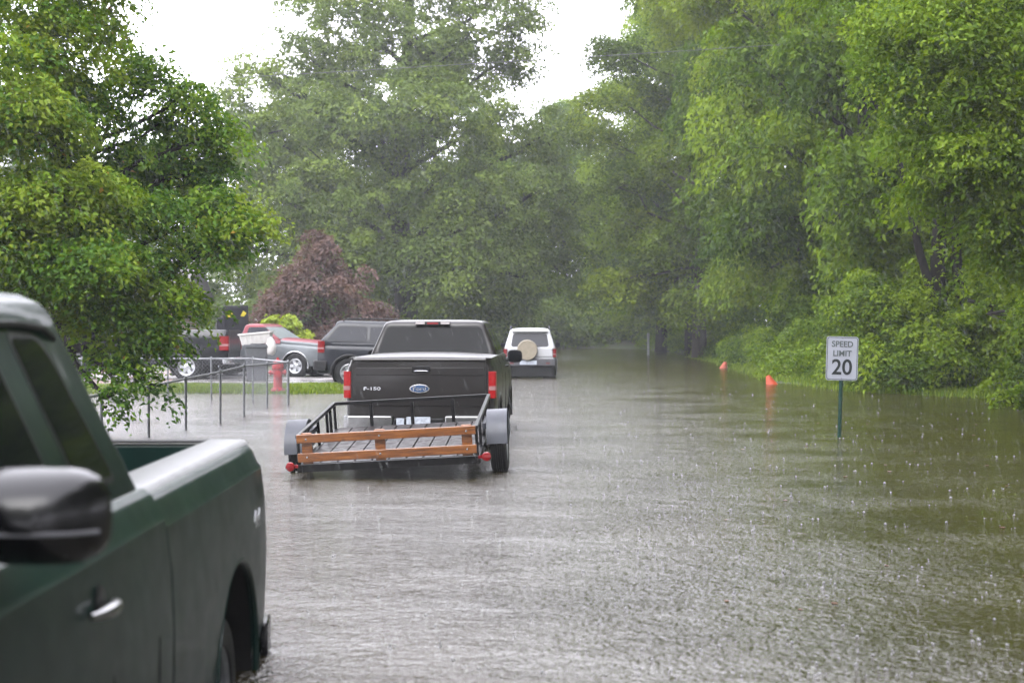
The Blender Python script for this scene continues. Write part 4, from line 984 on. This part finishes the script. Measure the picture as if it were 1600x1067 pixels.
# orange things by the right bank
def cone(name, px, d, label, mtl, h, r, tilt):
    x, y, _ = at(px, d, z=0); root = empty(name, (x, y, -.10), (tilt, tilt * .5, .3)); tag(root, label, 'traffic cone')
    b = MB(); b.lathe([(.001, 0), (r, 0), (r * .9, .04), (r * .62, h * .5), (r * .35, h * .92), (r * .3, h), (.001, h)], 20); b.build('cone_body', mtl, root)
cone('traffic_cone', 1130, 56, 'small pinkish orange cone top poking out of the far water', M['orange'], .34, .20, .3)
cone('traffic_cone', 1207, 40.5, 'dark orange cone top among weeds at the right bank', M['orange_red'], .36, .20, -.4)
x, y, _ = at(1013, 80, z=0); root = empty('marker_post', (x, y, -.2)); tag(root, 'pale thin marker post far off in the water', 'post')
b = MB(); b.tube([Vector((0, 0, 0)), Vector((0, 0, 1.35))], .06, 8); b.lathe([(.001, .06), (.04, .05), (.07, 0), (.07, -.2), (.001, -.2)], 8, Matrix.Translation((0, 0, 1.35))); b.build('post_shaft', M['pale_paint'], root)

# overhead wire
w1 = MB(); pts = []
A, B = Vector(at(-300, 46, 159)), Vector(at(1900, 40, 27))
for k in range(41):
    t_ = k / 40; p_ = A.lerp(B, t_); p_.z -= .08 * (1 - (2 * t_ - 1) ** 2); pts.append(p_)
w1.tube(pts, .009, 5); tag(w1.build('overhead_wire', M['cable']), 'thin grey overhead wire crossing in front of the trees', 'wire')

# ------------------------------------------------------------------ trees
def L3(px, py, d, rx, rz, n, tint=None, ry=None, base=(0, 0, 0)):
    x, y, z = at(px, d, py); e = (x - base[0], y - base[1], z - base[2], rx, ry or rx, rz, n)
    return e + ((tint,) if tint is not None else ())

# maple on the left
bM = Vector((at(95, 21.8)[0], 21.8, 0.0))
mb = tuple(bM)
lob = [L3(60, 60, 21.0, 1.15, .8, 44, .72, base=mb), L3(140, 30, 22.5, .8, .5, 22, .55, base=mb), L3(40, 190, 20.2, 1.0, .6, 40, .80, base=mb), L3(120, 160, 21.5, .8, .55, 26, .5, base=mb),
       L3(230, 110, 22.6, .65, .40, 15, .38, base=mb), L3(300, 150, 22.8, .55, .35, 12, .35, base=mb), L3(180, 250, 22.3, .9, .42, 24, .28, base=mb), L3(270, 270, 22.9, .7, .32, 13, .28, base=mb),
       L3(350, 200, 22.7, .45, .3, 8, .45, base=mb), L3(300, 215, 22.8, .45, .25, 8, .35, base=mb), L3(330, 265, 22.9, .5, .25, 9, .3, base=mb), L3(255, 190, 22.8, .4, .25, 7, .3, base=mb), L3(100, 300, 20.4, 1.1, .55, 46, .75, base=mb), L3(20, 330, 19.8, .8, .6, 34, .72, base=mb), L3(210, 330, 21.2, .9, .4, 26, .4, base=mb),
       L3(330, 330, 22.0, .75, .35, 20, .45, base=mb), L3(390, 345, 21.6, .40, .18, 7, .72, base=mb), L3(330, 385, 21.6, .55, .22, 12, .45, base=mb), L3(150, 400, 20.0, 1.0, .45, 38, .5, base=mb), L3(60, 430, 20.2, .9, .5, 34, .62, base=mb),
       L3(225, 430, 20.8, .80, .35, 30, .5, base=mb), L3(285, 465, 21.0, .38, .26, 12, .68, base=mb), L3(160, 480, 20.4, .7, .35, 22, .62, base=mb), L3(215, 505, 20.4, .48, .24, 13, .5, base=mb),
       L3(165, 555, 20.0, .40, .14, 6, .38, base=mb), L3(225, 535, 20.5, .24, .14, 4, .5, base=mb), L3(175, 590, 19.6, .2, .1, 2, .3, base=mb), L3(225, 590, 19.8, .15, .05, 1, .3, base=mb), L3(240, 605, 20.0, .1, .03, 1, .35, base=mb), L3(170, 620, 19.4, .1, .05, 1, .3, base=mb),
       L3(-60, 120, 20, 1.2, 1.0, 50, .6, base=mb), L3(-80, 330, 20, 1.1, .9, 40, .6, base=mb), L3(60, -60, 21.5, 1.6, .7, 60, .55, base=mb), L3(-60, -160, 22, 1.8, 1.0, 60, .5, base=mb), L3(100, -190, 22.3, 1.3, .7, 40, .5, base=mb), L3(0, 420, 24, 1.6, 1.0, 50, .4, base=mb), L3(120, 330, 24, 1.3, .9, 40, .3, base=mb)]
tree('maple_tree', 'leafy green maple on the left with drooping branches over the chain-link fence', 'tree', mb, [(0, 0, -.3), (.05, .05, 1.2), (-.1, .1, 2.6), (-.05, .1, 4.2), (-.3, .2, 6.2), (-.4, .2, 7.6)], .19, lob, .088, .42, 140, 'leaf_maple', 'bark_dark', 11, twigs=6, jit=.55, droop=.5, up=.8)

# big grey-green tree in the middle distance
bC = (at(632, 72)[0], 72, 0.05)
lob = []
for (px, py, rx, rz, n, ti, d) in [(640, 60, 3.2, 2.4, 60, .5, 71), (560, 40, 2.6, 2.0, 44, .55, 70), (730, 60, 2.6, 2.0, 44, .5, 72), (800, 90, 1.7, 1.4, 22, .5, 73), (825, 30, 1.2, 1.0, 12, .5, 73), (800, -20, 1.6, 1.2, 18, .5, 73), (470, 80, 2.0, 1.2, 24, .6, 70), (400, 110, 1.7, .7, 14, .6, 69), (360, 150, 1.1, .6, 8, .6, 68), (375, 200, 1.2, .9, 12, .5, 68), (390, 265, 1.4, 1.0, 14, .5, 68), (345, 250, .9, .9, 8, .5, 70),
       (500, 180, 2.4, 1.7, 40, .5, 69), (420, 210, 2.0, 1.3, 26, .55, 68), (580, 190, 2.6, 1.8, 44, .42, 68), (680, 180, 2.6, 1.9, 46, .48, 68), (770, 190, 2.4, 1.7, 40, .5, 71), (850, 210, 1.9, 1.3, 26, .5, 73), (430, 300, 2.3, 1.5, 36, .5, 67), (520, 300, 2.3, 1.6, 40, .55, 67),
       (640, 300, 2.4, 1.4, 34, .45, 69), (730, 300, 2.5, 1.7, 42, .5, 68), (820, 310, 2.3, 1.6, 34, .5, 71), (890, 330, 1.8, 1.2, 22, .5, 73), (400, 390, 2.0, 1.5, 30, .45, 68), (520, 390, 2.2, 1.3, 30, .55, 67), (600, 400, 1.8, 1.1, 20, .5, 68), (700, 400, 2.3, 1.3, 34, .5, 67),
       (790, 400, 2.4, 1.5, 34, .5, 70), (870, 420, 2.0, 1.4, 26, .45, 73), (700, 460, 2.0, .9, 24, .5, 69), (770, 470, 2.0, .9, 24, .45, 71), (600, -50, 4.0, 2.0, 60, .5, 72), (720, -60, 3.6, 2.0, 50, .5, 73), (640, -150, 3.2, 2.2, 50, .5, 73), (520, -30, 2.4, 1.5, 30, .5, 72)]:
    lob.append(L3(px, py, d, rx, rz, n, ti, base=bC))
tree('shade_tree', 'tall hazy grey-green tree with dark forked trunk behind the parked vehicles', 'tree', bC, [(0, 0, -.3), (.1, 0, 2.2), (-.1, 0, 4.5), (-.3, .1, 8), (-.1, .2, 12), (.2, .2, 16), (.3, .2, 20)], .66, [(a[0], a[1], a[2], a[3] * 1.12, a[4] * 1.1, a[5] * 1.2, int(a[6] * 1.45)) + a[7:] for a in lob], .20, .85, 84, 'leaf_far', 'bark_dark', 5, twigs=3, jit=.5, droop=.3)

# dull red-leaved tree
bR = (at(505, 56)[0], 56, .1)
lob = [L3(px, py, d, rx, rz, n, ti, base=bR) for px, py, d, rx, rz, n, ti in [(500, 395, 56, 1.1, .7, 22, .5), (465, 430, 55.5, 1.2, .7, 24, .5), (545, 430, 56, 1.1, .7, 22, .5), (430, 470, 55.5, 1.0, .7, 20, .5), (500, 460, 55, 1.4, .8, 28, .45), (570, 475, 56, 1.1, .7, 22, .55),
        (600, 500, 56, .8, .5, 12, .5), (410, 500, 55.5, .9, .6, 16, .5), (470, 510, 55, 1.3, .6, 22, .4), (540, 515, 55.5, 1.3, .6, 22, .5), (440, 545, 56, 1.2, .5, 16, .4), (560, 550, 56, 1.2, .5, 16, .4), (500, 370, 56, .5, .35, 6, .6)]]
tree('red_maple_tree', 'dull reddish-purple small tree behind the red and silver pickup', 'tree', bR, [(0, 0, -.2), (.05, 0, .9), (0, 0, 2.0), (.1, .1, 3.6)], .14, lob, .15, .5, 80, 'leaf_red', 'bark', 8, twigs=5, droop=.7, up=.9)

# lime-leaved shrub
bL = (at(445, 49)[0], 49, .1)
lob = [L3(px, py, 49, rx, .14, n, .6, base=bL) for px, py, rx, n in [(425, 500, .32, 6), (445, 508, .40, 8), (455, 498, .25, 4), (435, 518, .4, 7), (470, 522, .3, 5), (450, 530, .4, 7), (480, 532, .2, 3), (440, 545, .5, 9), (460, 550, .5, 9)]]
tree('lime_shrub', 'bright lime-green shrub in front of the reddish tree', 'shrub', bL, [(0, 0, -.1), (.02, 0, .4), (0, 0, .9), (0, 0, 1.3)], .05, lob, .15, .26, 34, 'leaf_lime', 'bark', 12, twigs=3, up=.8)

# right-hand wood: two kinds of tree, each built once
def wood_lobes(seed, H, R, lean=0):
    rg = random.Random(seed); out = []
    for k in range(34):
        z = H * (.10 + .88 * ((k + .5) / 34)); f_ = math.sin(PI * min(1, (z / H) * .9 + .10)) ** .6
        a = k * 2.4 + rg.uniform(-.4, .4); rad = R * f_ * rg.uniform(.45, .85)
        out.append((rad * math.cos(a) + lean * z / H, rad * math.sin(a), z, R * rg.uniform(.22, .38), R * rg.uniform(.22, .38), R * rg.uniform(.12, .22), rg.randint(20, 34), rg.uniform(.1, .85)))
    return out
GW = 'trees of the wood along the right bank'
tA = tree('woodland_tree', 'tall green tree rising directly behind the speed limit sign', 'tree', (11.8, 40, .3), [(0, 0, -.3), (.1, 0, 3), (-.1, .1, 7), (.2, 0, 11), (.1, .1, 15)], .24, wood_lobes(3, 16, 4.4), .150, .70, 96, 'leaf_right', 'bark_dark', 21, GW, twigs=4)
tB = tree('woodland_tree', 'broad olive-green tree leaning out over the water past the cones', 'tree', (12.2, 55, .4), [(0, 0, -.3), (-.1, 0, 3), (.15, .1, 8), (.1, 0, 13), (.1, .1, 18)], .27, wood_lobes(9, 19, 5.4, -.8), .165, .80, 92, 'leaf_right2', 'bark', 22, GW, twigs=4)
spec = [(tB, (15.5, 44, .6), 1.1, (1.0, 1.0, .95), 'olive tree deep in the wood above the right-hand cone'), (tA, (11.5, 48, .4), 2.2, (1, 1, 1.1), 'green tree at the bank just beyond the right-hand cone'),
        (tA, (11.9, 63, .4), 3.9, (1.05, 1.05, 1.2), 'tall tree at the bank beside the far pinkish cone'), (tB, (8.9, 70, .4), 4.6, (1.2, 1.15, 1.08), 'high-crowned tree whose top edge meets the open sky'),
        (tA, (8.8, 87, .4), 5.2, (1.25, 1.25, 1.28), 'hazy tree on the bank near the marker post'), (tB, (10.5, 99, .4), .6, (.95, .95, .85), 'pale hazy tree at the far right bend of the water'),
        (tA, (9.6, 79, .4), 2.7, (1.2, 1.2, 1.35), 'tall hazy tree whose crown edges the sky notch'), (tA, (4.0, 112, .3), 1.5, (1.2, 1.2, 1.15), 'far hazy tree closing the end of the flooded road'), (tB, (-3.0, 112, .3), 2.9, (1.0, 1.0, .75), 'far hazy tree behind the white SUV'),
        (tB, (17.5, 36, .9), 3.3, (1, 1, 1), 'dark olive tree behind the near right trunk'), (tA, (17.0, 52, .9), 4.0, (1.2, 1.2, 1.3), 'tall tree in the second row of the wood'),
        (tB, (18.0, 64, .9), 5.0, (1.1, 1.1, 1.15), 'tree in the second row beyond the far cone'), (tA, (17.5, 80, .9), .3, (1.2, 1.2, 1.3), 'tree in the second row by the far bend'),
        (tB, (-12.5, 88, .1), 1.9, (1.15, 1.15, .85), 'pale tree filling in left of the tall forked tree'), (tA, (-20.5, 84, .1), 2.5, (1.1, 1.1, .75), 'pale tree behind the brick house'), (tA, (-1.5, 92, .1), 3.5, (1.05, 1.05, .75), 'dim tree right of the tall forked trunk'), (tB, (-12.0, 97, .1), 3.1, (1.1, 1.1, 1.05), 'tall pale tree seen through the left half of the forked tree'), (tA, (-5.0, 98, .1), 2.2, (1.2, 1.2, 1.3), 'tall pale tree seen through the right half of the forked tree'),
        (tB, (-30, 90, .1), .9, (1.2, 1.2, .8), 'tree at the far left beyond the brick house')]
for k, (x_, y_) in enumerate([(15.5, 27), (12.6, 18), (10.8, 10), (10.5, 2), (15.5, -6), (14, -14), (20, 24), (21, 14), (21, 5), (6, -17), (-2, -17.5), (-10, -17), (-17, -14), (-19, -3), (-20, 8)]):
    spec.append((tA if k % 2 else tB, (x_, y_, .2), k * 1.3, (1, 1, 1.2 + .05 * (k % 4)), 'surrounding tree standing outside the photo beside the flooded road'))
for src, loc, rot, sc, lab in spec:
    if loc[0] > 10.8 and loc[1] < 66 or loc[0] > 14: sc = (sc[0] * 1.2, sc[1] * 1.2, sc[2] * 1.42)
    gname = 'trees around the viewpoint' if lab.startswith('surr') else GW if loc[0] > 3 else 'trees closing the view behind the yards'
    copy_tree(src, loc, rot, sc, lab, group=gname)

tA.scale = (1.1, 1.1, 1.55); tB.scale = (1.1, 1.1, 1.3)
# nearer tree at the right: fresh leaves hanging into the picture, dark twin trunk
bN = (at(1500, 36.5)[0], 36.5, .3)
lob = [L3(px, py, d, rx, rz, n, ti, base=bN) for px, py, d, rx, rz, n, ti in [(1400, 30, 26, 1.0, .5, 26, .7), (1500, 40, 25, 1.2, .7, 36, .6), (1590, 60, 25, 1.2, .8, 36, .65), (1370, 110, 26, .55, .4, 13, .7), (1450, 130, 25.5, .9, .5, 26, .6), (1540, 150, 25, 1.0, .6, 32, .6),
        (1430, 210, 26, .7, .4, 16, .65), (1510, 230, 25, .9, .5, 26, .6), (1590, 250, 25, .9, .7, 30, .6), (1440, 295, 26, .5, .3, 10, .65), (1500, 300, 26, .5, .28, 10, .6), (1560, 330, 25.5, .8, .45, 24, .65), (1600, 390, 25.5, .65, .45, 18, .65), (1560, 400, 26, .4, .25, 8, .7),
        (1320, -60, 28, 1.4, .6, 30, .5), (1480, -90, 27, 1.9, .9, 50, .5), (1620, -80, 26, 1.6, 1.0, 46, .5), (1700, 150, 26, 1.3, 1.3, 60, .5), (1690, 350, 27, 1.0, .9, 34, .5), (1650, 480, 30, .9, .6, 24, .5), (1400, 20, 33, 1.6, 1.2, 40, .3), (1540, 120, 35, 1.8, 1.4, 50, .25), (1610, 300, 35.5, 1.5, 1.4, 44, .25)]]
tree('roadside_tree', 'near tree at upper right with fresh yellow-green leaves and dark double trunk', 'tree', bN, [(0, 0, -.3), (.12, 0, 1.5), (-.1, 0, 3.0), (-.15, -.1, 5.0), (.1, -.3, 7.5), (.2, -.5, 10)], .19, lob, .105, .48, 112, 'leaf_fresh', 'bark_dark', 31, twigs=5, jit=.55, droop=.5)
rt = bpy.data.objects['roadside_tree']; b = MB(); b.tube([(-.35, .3, -.3), (-.38, .2, 1.4), (-.5, .2, 2.8), (-.42, .2, 4.4), (-.8, .2, 6.5), (-1.3, .1, 9)], [.26, .22, .19, .17, .12, .06], 9)
b.tube([(-.38, .2, 1.2), (-1.0, .1, 3.2), (-1.6, .1, 6)], [.14, .1, .05], 7); b.build('trunk', M['bark_dark'], rt, smooth=60)

# undergrowth hanging down to the waterline, one uncountable mass along the bank
rg = random.Random(77); C, NM, R, T = [], [], [], []
lobes = []
y = 31.5
while y < 103:
    sx = shore_r(y)
    for k in range(6):
        h = rg.uniform(.25, 1.0) * (1.0 + k * 1.25); px_ = sx + .35 + k * .95 + rg.uniform(-.4, .5)
        rr = rg.uniform(.6, 1.05) * (1 + .12 * k)
        lobes.append((px_, y + rg.uniform(-.6, .6), h, rr, rr, rr * .75, int(13 * (1 if y < 70 else .8)), rg.uniform(.1, .95)))
    y += 1.25 if y < 60 else 1.7
for k in range(20):      # bank wrapping round behind the sign towards the right edge
    x_ = 8.7 + k * .6 + rg.uniform(-.3, .3); yy = 35.3 - k * .2
    for j in range(5): lobes.append((x_ + rg.uniform(-.4, .4), yy + j * .5 + rg.uniform(-.3, .3), rg.uniform(.2, .9) + j * .45, .8, .8, .55, 15, rg.uniform(.3, .95)))
C, NM, R, T = lobe_sprays(lobes, rg, .42, .65)
keep = [i for i, c_ in enumerate(C) if c_[2] > .03]
o = leaves('undergrowth', M['leaf_right'], [C[i] for i in keep], [NM[i] for i in keep], [R[i] for i in keep], 60, .115, 5, [T[i] for i in keep], droop=.5)
tag(o, 'tangled green undergrowth and vines falling to the water along the right bank', 'undergrowth', kind='stuff')

# far wood, read as one mass
rg = random.Random(5); lobes = []
for k in range(110):
    x_ = rg.uniform(-75, 62); lobes.append((x_, 122 + rg.uniform(-4, 12), rg.uniform(1, 9.5), 3.6, 3.0, 2.4, 16, rg.uniform(.2, .6)))
for k in range(46): lobes.append((22 + rg.uniform(-1.5, 7), 24 + k * 2.0, rg.uniform(1, 15), 3.0, 3.0, 2.6, 16, rg.uniform(.2, .6)))
for k in range(40): lobes.append((rg.uniform(-6, 8), 117 + rg.uniform(0, 4), rg.uniform(8, 16.5), 2.2, 1.8, 1.5, 20, rg.uniform(.2, .6)))
for k in range(130): lobes.append((rg.uniform(-16, 16), 118 + rg.uniform(0, 5), rg.uniform(.5, 13), 2.6, 2.0, 1.8, 18, rg.uniform(.2, .6)))
for k in range(110): lobes.append((rg.uniform(-12, 12), rg.uniform(103.2, 107), rg.uniform(.3, 2.6), 1.5, 1.2, 1.1, 12, rg.uniform(.2, .6)))
for k in range(40): lobes.append((rg.uniform(-34, -9), rg.uniform(74, 82), rg.uniform(.5, 3.4), 1.8, 1.4, 1.3, 12, rg.uniform(.2, .7)))
C, NM, R, T = lobe_sprays(lobes, rg, 1.0, .65)
tag(leaves('far_woods', M['leaf_far'], C, NM, R, 40, .34, 6, T), 'distant woodland closing off the view', 'woods', kind='stuff')

# leafy clump standing in the water at the right edge
bx, by, _ = at(1592, 28.6, z=0)
lob = [(-.25, 0, .18, .30, .3, .14, 7, .7), (.1, .1, .34, .38, .35, .18, 10, .75), (.5, .1, .26, .4, .35, .2, 10, .65), (.35, -.15, .1, .4, .3, .1, 7, .5), (.8, .1, .6, .5, .4, .3, 10, .6)]
tree('leafy_shrub', 'low leafy shrub in the water at the far right edge', 'shrub', (bx, by, 0), [(.2, 0, -.2), (.22, 0, .05), (.25, 0, .2), (.3, 0, .4)], .03, lob, .11, .22, 40, 'leaf_fresh', 'bark', 41, twigs=4)

# grass
def grass(name, pts, h, seed, label, n=1):
    g_ = np.random.default_rng(seed); P = np.asarray(pts, float); n = len(P)
    a = g_.uniform(0, 2 * PI, n); ln = h * g_.uniform(.5, 1.2, n); bend = g_.uniform(.1, .5, n)
    d = np.stack([np.cos(a), np.sin(a), np.zeros(n)], 1); s_ = np.stack([-np.sin(a), np.cos(a), np.zeros(n)], 1) * .009
    up_ = np.zeros((n, 3)); up_[:, 2] = 1
    v = np.stack([P - s_, P + s_, P + up_ * (ln * .6)[:, None] + d * (ln * bend * .4)[:, None] + s_ * .8, P + up_ * (ln * .6)[:, None] + d * (ln * bend * .4)[:, None] - s_ * .8, P + up_ * (ln * .9)[:, None] + d * (ln * bend)[:, None]], 1).reshape(-1, 3)
    i = np.arange(n) * 5; Fq = np.stack([i, i + 1, i + 2, i, i + 2, i + 3, i + 3, i + 2, i + 4], 1).reshape(-1, 3)
    me = bpy.data.meshes.new(name); me.vertices.add(len(v)); me.vertices.foreach_set('co', v.astype(np.float32).ravel())
    me.loops.add(Fq.size); me.loops.foreach_set('vertex_index', Fq.astype(np.int32).ravel()); me.polygons.add(len(Fq)); me.polygons.foreach_set('loop_start', (np.arange(len(Fq)) * 3).astype(np.int32)); me.update(calc_edges=True)
    at_ = me.attributes.new('tint', 'FLOAT', 'POINT'); at_.data.foreach_set('value', np.repeat(g_.random(n), 5).astype(np.float32))
    o = link_mesh(name, me, M['grass']); tag(o, label, 'grass', kind='stuff'); return o
rg = random.Random(3); pts = []
for _ in range(26000):
    x = rg.uniform(-13, -3.7); y = rg.uniform(34.7, 36.9); pts.append((x, y, gz(x, y) - .01))
grass('grass', pts, .11, 1, 'bright green grass of the verge around the fire hydrant')
pts = []
for _ in range(13000):
    y = rg.uniform(31, 75); x = shore_r(y) + rg.gauss(.1, .3); pts.append((x, y, max(-.05, gz(x, y)) - .02))
for _ in range(4000):
    x = rg.uniform(8.6, 12); y = shore_inv = 36.2 - (x - 8.6) * 1.25 + rg.gauss(0, .4); pts.append((x, y, -.03))
grass('bank_grass', pts, .22, 2, 'long pale grass fringing the right bank')
pts = []
for cx, cy, r_, n_ in ((at(1335, 19.4)[0], 19.4, .5, 260), (at(1312, 21.2)[0], 21.3, .2, 120), (at(1545, 14.2)[0], 14.2, .35, 150), (at(1560, 12.5)[0], 12.6, .3, 90), (at(1110, 40)[0], 40, .14, 70), (at(1420, 17.5)[0], 17.6, .5, 50)):
    for _ in range(n_ // 2): pts.append((cx + rg.gauss(0, r_), cy + rg.gauss(0, r_ * .6), -.09))
grass('drowned_grass', pts, .11, 3, 'grass tufts breaking the surface round the sign post')

# rain: bubbles, splashes and falling drops
rg = random.Random(9)
m, t, out = nt('splash_water'); p = N(t, 'ShaderNodeBsdfPrincipled'); L(t, p.outputs[0], out.inputs[0]); L(t, ramp(t, noise(t, 30).outputs['Fac'], [(.3, (.2, .2, .2)), (.7, (.35, .35, .35))]).outputs[0], p.inputs['Base Color'])
p.inputs['Roughness'].default_value = .1; p.inputs['Transmission Weight'].default_value = .5; p.inputs['IOR'].default_value = 1.33
b = MB()
def dry(x, y): return x > shore_r(y) - .3 or (x < -3.4 and y > 34) or (-2.3 < x < -.1 and 15.4 < y < 25) or (x < -1.1 and y < 8)
n = 0
while n < 1700:
    y = 6.8 + 34 * rg.random() ** 1.6; x = rg.uniform(-.2, .4) * y if rg.random() < .4 else rg.uniform(.0, .37) * y
    if dry(x, y): continue
    n += 1; r_ = rg.choice((.0025, .003, .004, .005, .009)) * rg.uniform(.7, 1.2) * (1 + y / 50)
    k_ = rg.random()
    if k_ < .88: b.lathe([(r_, -.002), (r_ * .9, r_ * .45), (r_ * .6, r_ * .8), (.001, r_ * .98)], 8, Matrix.Translation((x, y, 0)))
    else:
        h = r_ * rg.uniform(1.6, 3); b.lathe([(r_ * 1.3, -.002), (r_ * .5, h * .35), (r_ * .28, h * .8), (r_ * .4, h), (.001, h * 1.15)], 6, Matrix.Translation((x, y, 0)))
        for q in range(3):
            a = rg.uniform(0, 6.28); b.lathe([(.001, -r_ * .3), (r_ * .26, 0), (.001, r_ * .3)], 5, Matrix.Translation((x + math.cos(a) * r_ * 2, y + math.sin(a) * r_ * 2, h * rg.uniform(.4, 1.2))))
tag(b.build('rain_splashes', m, smooth=60), 'raindrop splashes and bubbles dotting the water', 'splashes', kind='stuff')
m, t, out = nt('rain_drops'); tr = N(t, 'ShaderNodeBsdfTransparent'); df = N(t, 'ShaderNodeBsdfDiffuse'); df.inputs[0].default_value = (.85, .87, .9, 1); tl_ = N(t, 'ShaderNodeBsdfTranslucent'); tl_.inputs[0].default_value = (.85, .87, .9, 1)
ad = N(t, 'ShaderNodeMixShader'); L(t, df.outputs[0], ad.inputs[1]); L(t, tl_.outputs[0], ad.inputs[2]); mx_ = N(t, 'ShaderNodeMixShader'); mx_.inputs[0].default_value = .16; L(t, tr.outputs[0], mx_.inputs[1]); L(t, ad.outputs[0], mx_.inputs[2]); L(t, mx_.outputs[0], out.inputs[0])
n = 5200; g_ = np.random.default_rng(4)
Y = 7 + 26 * g_.random(n) ** .9; X = g_.uniform(-.38, .38, n) * Y * 1.15; Z = g_.uniform(.02, 1, n) * (HC + .27 * Y)
dr = np.array([.34, -.1, -1.0]) + g_.normal(size=(n, 3)) * np.array([.06, .05, 0]); dr /= np.linalg.norm(dr, axis=1)[:, None]
ln = g_.uniform(.04, .11, n)[:, None]; P0 = np.stack([X, Y, Z], 1); wd = .0013
V = []; 
mid = P0 + dr * ln * .5
k3 = [np.array([math.cos(2 * PI * k / 3), math.sin(2 * PI * k / 3), 0]) * wd for k in range(3)]
V = np.stack([P0, mid + k3[0], mid + k3[1], mid + k3[2], P0 + dr * ln], 1).reshape(-1, 3)
i = np.arange(n) * 5; tri = []
for k in range(3): tri += [i, i + 1 + k, i + 1 + (k + 1) % 3, i + 4, i + 1 + (k + 1) % 3, i + 1 + k]
Fq = np.stack(tri, 1).reshape(-1, 3)
me = bpy.data.meshes.new('rain'); me.from_pydata(V.tolist(), [], Fq.tolist()); tag(link_mesh('rain', me, m), 'slanting fine rain falling everywhere', 'rain', kind='stuff')

# floating leaves and litter
rg = random.Random(2)
b = MB()
for _ in range(28):
    y = rg.uniform(8, 26); x = rg.uniform(.14, .36) * y
    a = rg.uniform(0, 6); s_ = rg.uniform(.012, .026)
    b.prism([Vector((x + s_ * math.cos(a + q), y + s_ * 1.3 * math.sin(a + q), .004)) for q in (0, 1.2, 2.2, 3.4, 4.6)], (0, 0, .003))
tag(b.build('floating_leaves', mat('dead_leaf', (.11, .055, .025), .6, nscale=9, namt=.4)), 'brown dead leaves floating on the right-hand water', 'leaves', kind='stuff')

# brick house glimpsed through the maple
root = empty('brick_house', (-20, 63, .1), (0, 0, .05)); tag(root, 'low pinkish brick house seen only through the maple leaves', 'house')
m, t, out = nt('brick'); p = N(t, 'ShaderNodeBsdfPrincipled'); L(t, p.outputs[0], out.inputs[0]); p.inputs['Roughness'].default_value = .8
tc = N(t, 'ShaderNodeTexCoord'); mp = N(t, 'ShaderNodeMapping'); mp.inputs['Rotation'].default_value = (PI / 2, 0, 0); L(t, tc.outputs['Object'], mp.inputs[0])
br = N(t, 'ShaderNodeTexBrick'); L(t, mp.outputs[0], br.inputs['Vector']); br.inputs['Scale'].default_value = 4; br.inputs['Color1'].default_value = (.34, .17, .13, 1); br.inputs['Color2'].default_value = (.26, .12, .10, 1); br.inputs['Mortar'].default_value = (.35, .32, .3, 1)
L(t, br.outputs['Color'], p.inputs['Base Color'])
b = MB(); b.box((0, 0, 1.3), (12, 7, 2.6)); w_ = b.build('wall', m, root)
cut(w_, [MB().box((x, -3.5, 1.5), (1.4, .5, 1.1)) for x in (-3, 0.4, 4.2)])
for x in (-3, .4, 4.2):
    b = MB()
    for dx, dz, sx, sz in ((-.67, 0, .06, 1.1), (.67, 0, .06, 1.1), (0, .52, 1.28, .06), (0, -.52, 1.28, .06), (0, 0, .05, .98)): b.box((x + dx, -3.44, 1.5 + dz), (sx, .08, sz))
    f_ = b.build('window', M['white_plastic'], root); b = MB(); b.box((x, -3.40, 1.5), (1.27, .02, .97)); b.build('pane', M['grey_glass'], f_)
b = MB(); b.prism([Vector((-6.6, -4.1, 2.6)), Vector((-6.6, 0, 4.3)), Vector((-6.6, 4.1, 2.6))], (13.2, 0, 0)); b.build('roof', mat('shingle', (.16, .15, .15), .8, bump=.02, bscale=20), root)

# damp air
hz = MB(); hz.box((0, 70, 17.5), (230, 190, 37)); me = hz.build('haze', None); tag(me, kind='stuff')
m = bpy.data.materials.new('haze'); m.use_nodes = True; t = m.node_tree; t.nodes.clear(); o_ = t.nodes.new('ShaderNodeOutputMaterial'); v = t.nodes.new('ShaderNodeVolumePrincipled')
v.inputs['Color'].default_value = (.88, .91, .95, 1); v.inputs['Density'].default_value = .0007; v.inputs['Anisotropy'].default_value = .2
t.links.new(v.outputs[0], o_.inputs['Volume']); me.data.materials.append(m)
